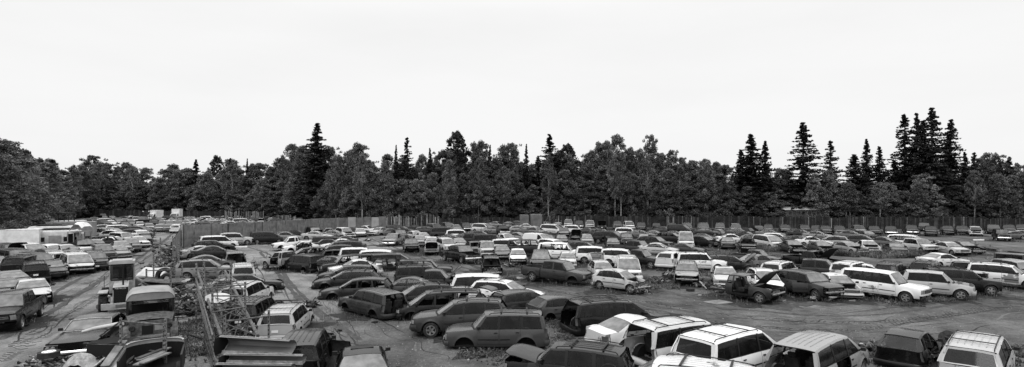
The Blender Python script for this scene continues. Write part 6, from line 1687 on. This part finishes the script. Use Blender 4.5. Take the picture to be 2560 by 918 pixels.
# ---------------------------------------------------------------- snow plough blades
mat('plough_paint', .14, .32, noise=(.1, .18), scale=.6, coat=.3); mat('plough_back', .02, .6)
def plough(label, x0, x1, d, y0, y1, curl, tilt=0, mpaint='plough_paint', taper=0):
    z1, z0 = zpix(y0, d), zpix(y1, d); A, B = at_d(x0, d), at_d(x1, d); r = thing('snow_plough_blade', label, 'plough blade', (A.x, A.y, z0), tilt, 'snow plough blades'); L = B.x - A.x; h = z1 - z0
    prof = [(-.05 + .0, 0), (.1, h * .12), (.22 * curl, h * .35), (.26 * curl, h * .6), (.16 * curl, h * .85), (-.06, h * 1.0), (-.16, h * .98)]
    rows = [[(L * i / 10, y, z * (1 - taper * i / 10)) for y, z in prof] for i in range(11)]; q = MB(); q.grid(rows, mpaint); q.grid([[(x, y + .03, z + .0) for x, y, z in rw] for rw in rows], 'plough_back', True); part('mouldboard', q, r)
    q = MB()
    q.tube([(0, y, z) for y, z in prof], .025, 'bar_metal', 6); part('end_rim', q, r)
    q = MB(); q.face([(.003, y, z) for y, z in prof] + [(.003, -.42, h * .97), (.003, -.5, h * .5), (.003, -.4, .02)], 'dull_black'); part('end_plate', q, r)
    q = MB(); q.tube([(L * i / 4, prof[5][0], prof[5][1] * (1 - taper * i / 4) + .02) for i in range(5)], .013, 'bar_metal', 6); part('top_lip', q, r)
    q = MB(); q.bx(.05, L - .02, -.1, -.055, -.02, .1, 'bar_metal'); part('cutting_edge', q, r)
    q = MB(); q.bx(L * .3, L * .7, .55, .75, .1, h * .5, 'plough_back'); part('mounting_frame', q, r)
    return r
plough('upper grey snow plough blade with a dark curled left end', 556, 738, 24.3, 839, 882, 1.35, -.12, taper=.12)
plough('lower snow plough blade with a bright top lip, beneath the curled one', 566, 764, 23.3, 884, 906, .8, -.05, 'plough_paint')
plough('lowest snow plough blade cut by the bottom of the picture', 548, 735, 22.6, 908, 935, .8, -.03, 'plough_paint')
r = thing('support_frame', 'dark steel trestle under the snow plough blades', 'trestle', at_d(650, 24.3))
for x in (-1.1, 1.1):
    for y in (-1.0, .6): q = MB(); q.bx(x - .06, x + .06, y - .06, y + .06, 0, .72, 'plough_back'); part('leg', q, r)
q = MB(); q.bx(-1.3, 1.3, -1.2, .8, .722, .8, 'plough_back'); part('deck', q, r)
# ---------------------------------------------------------------- loose parts on the dirt
q = MB(); q.bx(-.75, .75, -.55, .55, .01, .05, 'grey_board'); scrap('plywood_board', 'pale flat board lying on the dirt beside the cut-down pickup', 'board', q, at(1795, 757), .5)
q = MB(); q.bx(-.7, .7, -.06, .06, .01, .05, 'dull_black'); scrap('plank', 'thin black strip lying on the dirt near the silver SUV with roof rails', 'strip', q, at(716, 752), .1)
def bumper_mb(m, L=1.7):
    mb = MB(); rows = [[(-L / 2 + L * i / 10, .25 * (abs(i - 5) / 5) ** 3, .02), (-L / 2 + L * i / 10, .25 * (abs(i - 5) / 5) ** 3 - .06, .14), (-L / 2 + L * i / 10, .25 * (abs(i - 5) / 5) ** 3, .28)] for i in range(11)]; mb.grid(rows, m); mb.grid([[(x, y + .03, z) for x, y, z in rw] for rw in rows], m, True); return mb
BM = [(1660, 700, 'dark_trim', 'dark bumper lying in the weeds left of the stripped SUV'), (2450, 603, 'white_paint', 'white bumper lying by the wide dirt clearing'), (600, 621, 'white_paint', 'white bumper lying on the sandy bend'), (1318, 700, 'bar_metal', 'pale bumper bar under the tail of the grey pickup'), (1560, 607, 'bar_metal', 'pale bumper lying before the dark minivan'),
      (2320, 612, 'dark_trim', 'dark bumper by the off-white two-door SUV'), (985, 612, 'bar_metal', 'bumper bar under the tilted pickup'), (2040, 742, 'white_paint', 'white bumper cover leaning among the tall weeds'), (1500, 700, 'dark_trim', 'dark bumper hanging in front of the silver hatchback')]
for px, py, m, lb_ in BM: scrap('loose_bumper', lb_, 'bumper', bumper_mb(m), at(px, py), rnd.uniform(-.6, .6), 0, 0, 'loose bumpers')
for k, (px, py, lb_) in enumerate(((920, 603, 'dark lump of parts alone on the sandy bend'), (1645, 708, 'engine block lying in the weeds left of the stripped SUV'), (1670, 692, 'mixed parts left of the stripped SUV, beside the dark bumper'), (990, 790, 'parts under the tail of the charcoal SUV'), (1405, 795, 'twisted parts between two near minivans'), (1430, 805, 'torn trim behind the black minivan'),
                                   (1620, 895, 'parts on the ground beside the silver minivan without tailgate'), (1590, 735, 'dug earth and parts below the silver hatchback'), (1850, 745, 'suspension parts in front of the cut-down pickup'), (1770, 722, 'bare chassis rails behind the cut-down pickup'), (2050, 752, 'parts in the weeds below the tan sedan'), (1200, 660, 'small parts on the lane'),
                                   (2190, 880, 'parts in the weeds left of the black hatchback'), (2345, 905, 'parts right of the black hatchback'), (1140, 648, 'parts by the black pickup'), (640, 738, 'dark parts by the charcoal SUV hood'), (775, 768, 'dark torn hood piece sticking out beyond the silver SUV'), (1275, 668, 'parts in front of the white hatchback'), (1480, 690, 'parts hanging below the silver car with raised tail'))):
    scrap('loose_parts', lb_, 'car parts', junkball(200 + k, 16 if k not in (3, 4, 9, 7) else 30, .5 if k != 9 else 1.2, .4, .32), at(px, py), rnd.uniform(0, 3), 0, 0, 'loose car parts on the ground')

# ---------------------------------------------------------------- weeds and small debris round the wrecks
lr = random.Random(99); V = []; db = MB(); DM = ['engine_metal', 'dark_trim', 'dull_black', 'rusty', 'dark_trim', 'bar_metal']
for c in CARS:
    if c['y'] > 125: continue
    near_lane = c['row'][0].split()[0] in ('clearing', 'left') or c['y'] < 30
    sc = 1 if c['y'] < 50 else 1.7; nt_ = int((26 if near_lane else 75) / (1 if c['y'] < 60 else 1.8))
    for k in range(nt_):
        a = lr.uniform(0, 6.283); rr_ = lr.uniform(.8, 2.9); x = c['x'] + rr_ * math.cos(a); y = c['y'] + rr_ * math.sin(a); hh = lr.uniform(.06, .34)
        for b in range(6):
            t = lr.uniform(0, 6.283); l = lr.uniform(.05, .5) * hh; wd = lr.uniform(.006, .018) * sc; ca, sa = math.cos(t), math.sin(t); ox, oy = x + lr.gauss(0, .12), y + lr.gauss(0, .12)
            if b % 2: zc = lr.uniform(.1, .8) * hh; s1 = wd * 2.6; V += [(ox - ca * s1, oy - sa * s1, zc), (ox + sa * s1 * .6, oy - ca * s1 * .6, zc + .01), (ox + ca * s1, oy + sa * s1, zc - s1 * .3), (ox - sa * s1 * .6, oy + ca * s1 * .6, zc + .01)]
            else: V += [(ox - sa * wd, oy + ca * wd, -.01), (ox + sa * wd, oy - ca * wd, -.01), (ox + ca * l + sa * wd * .5, oy + sa * l - ca * wd * .5, hh), (ox + ca * l - sa * wd * .5, oy + sa * l + ca * wd * .5, hh - .02)]
    for k in range(5 if c['y'] < 90 else 2):
        a = lr.uniform(0, 6.283); rr_ = lr.uniform(1.1, 2.8)
        db.box((c['x'] + rr_ * math.cos(a), c['y'] + rr_ * math.sin(a), .04), (lr.uniform(.08, .5), lr.uniform(.04, .25), lr.uniform(.02, .12)), lr.choice(DM), (lr.uniform(-.2, .2), lr.uniform(-.3, .3), lr.uniform(0, 3)))
V = np.array(V); o = link('weeds', fastmesh('weeds', V, np.arange(len(V)).reshape(-1, 4), ['weed_leaf'])); o['kind'] = 'stuff'
o = link('debris', db.mesh('debris', None)); o['kind'] = 'stuff'

# painted shade: dark soil-coloured patches under and around the wrecks
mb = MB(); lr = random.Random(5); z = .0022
weeds('weeds', [[(440, 760), (520, 760), (545, 860), (550, 960), (410, 960), (440, 850)]], 110, .5, seed=16, broad=.8)
mat('wreck_shade_soil', .012, .9, spec=.3, noise=(.006, .03), scale=2)
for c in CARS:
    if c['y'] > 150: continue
    for rad, m in (((3.1, 'pressed_shade_soil'), (2.5, 'damp_shade_soil'), (1.7, 'wreck_shade_soil')) if c['row'][0].split()[0] in ('deep', 'last', 'weedy', 'front', 'jumble') else ((2.0, 'damp_shade_soil'), (1.4, 'wreck_shade_soil'))):
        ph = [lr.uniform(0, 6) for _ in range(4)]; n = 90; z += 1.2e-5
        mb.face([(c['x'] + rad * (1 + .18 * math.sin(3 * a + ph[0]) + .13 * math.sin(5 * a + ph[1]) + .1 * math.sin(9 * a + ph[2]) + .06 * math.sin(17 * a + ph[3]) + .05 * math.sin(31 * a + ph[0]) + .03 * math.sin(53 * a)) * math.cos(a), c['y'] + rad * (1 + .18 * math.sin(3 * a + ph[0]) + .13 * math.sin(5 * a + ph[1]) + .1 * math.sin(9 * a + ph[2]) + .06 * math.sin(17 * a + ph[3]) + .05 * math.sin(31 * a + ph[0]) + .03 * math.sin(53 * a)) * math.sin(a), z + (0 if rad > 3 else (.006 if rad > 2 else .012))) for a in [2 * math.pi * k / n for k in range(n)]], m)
o = link('painted_shade_ground', mb.mesh('painted_shade', None)); o['kind'] = 'structure'  # ground patches coloured dark for the shadow between wrecks, not a stain
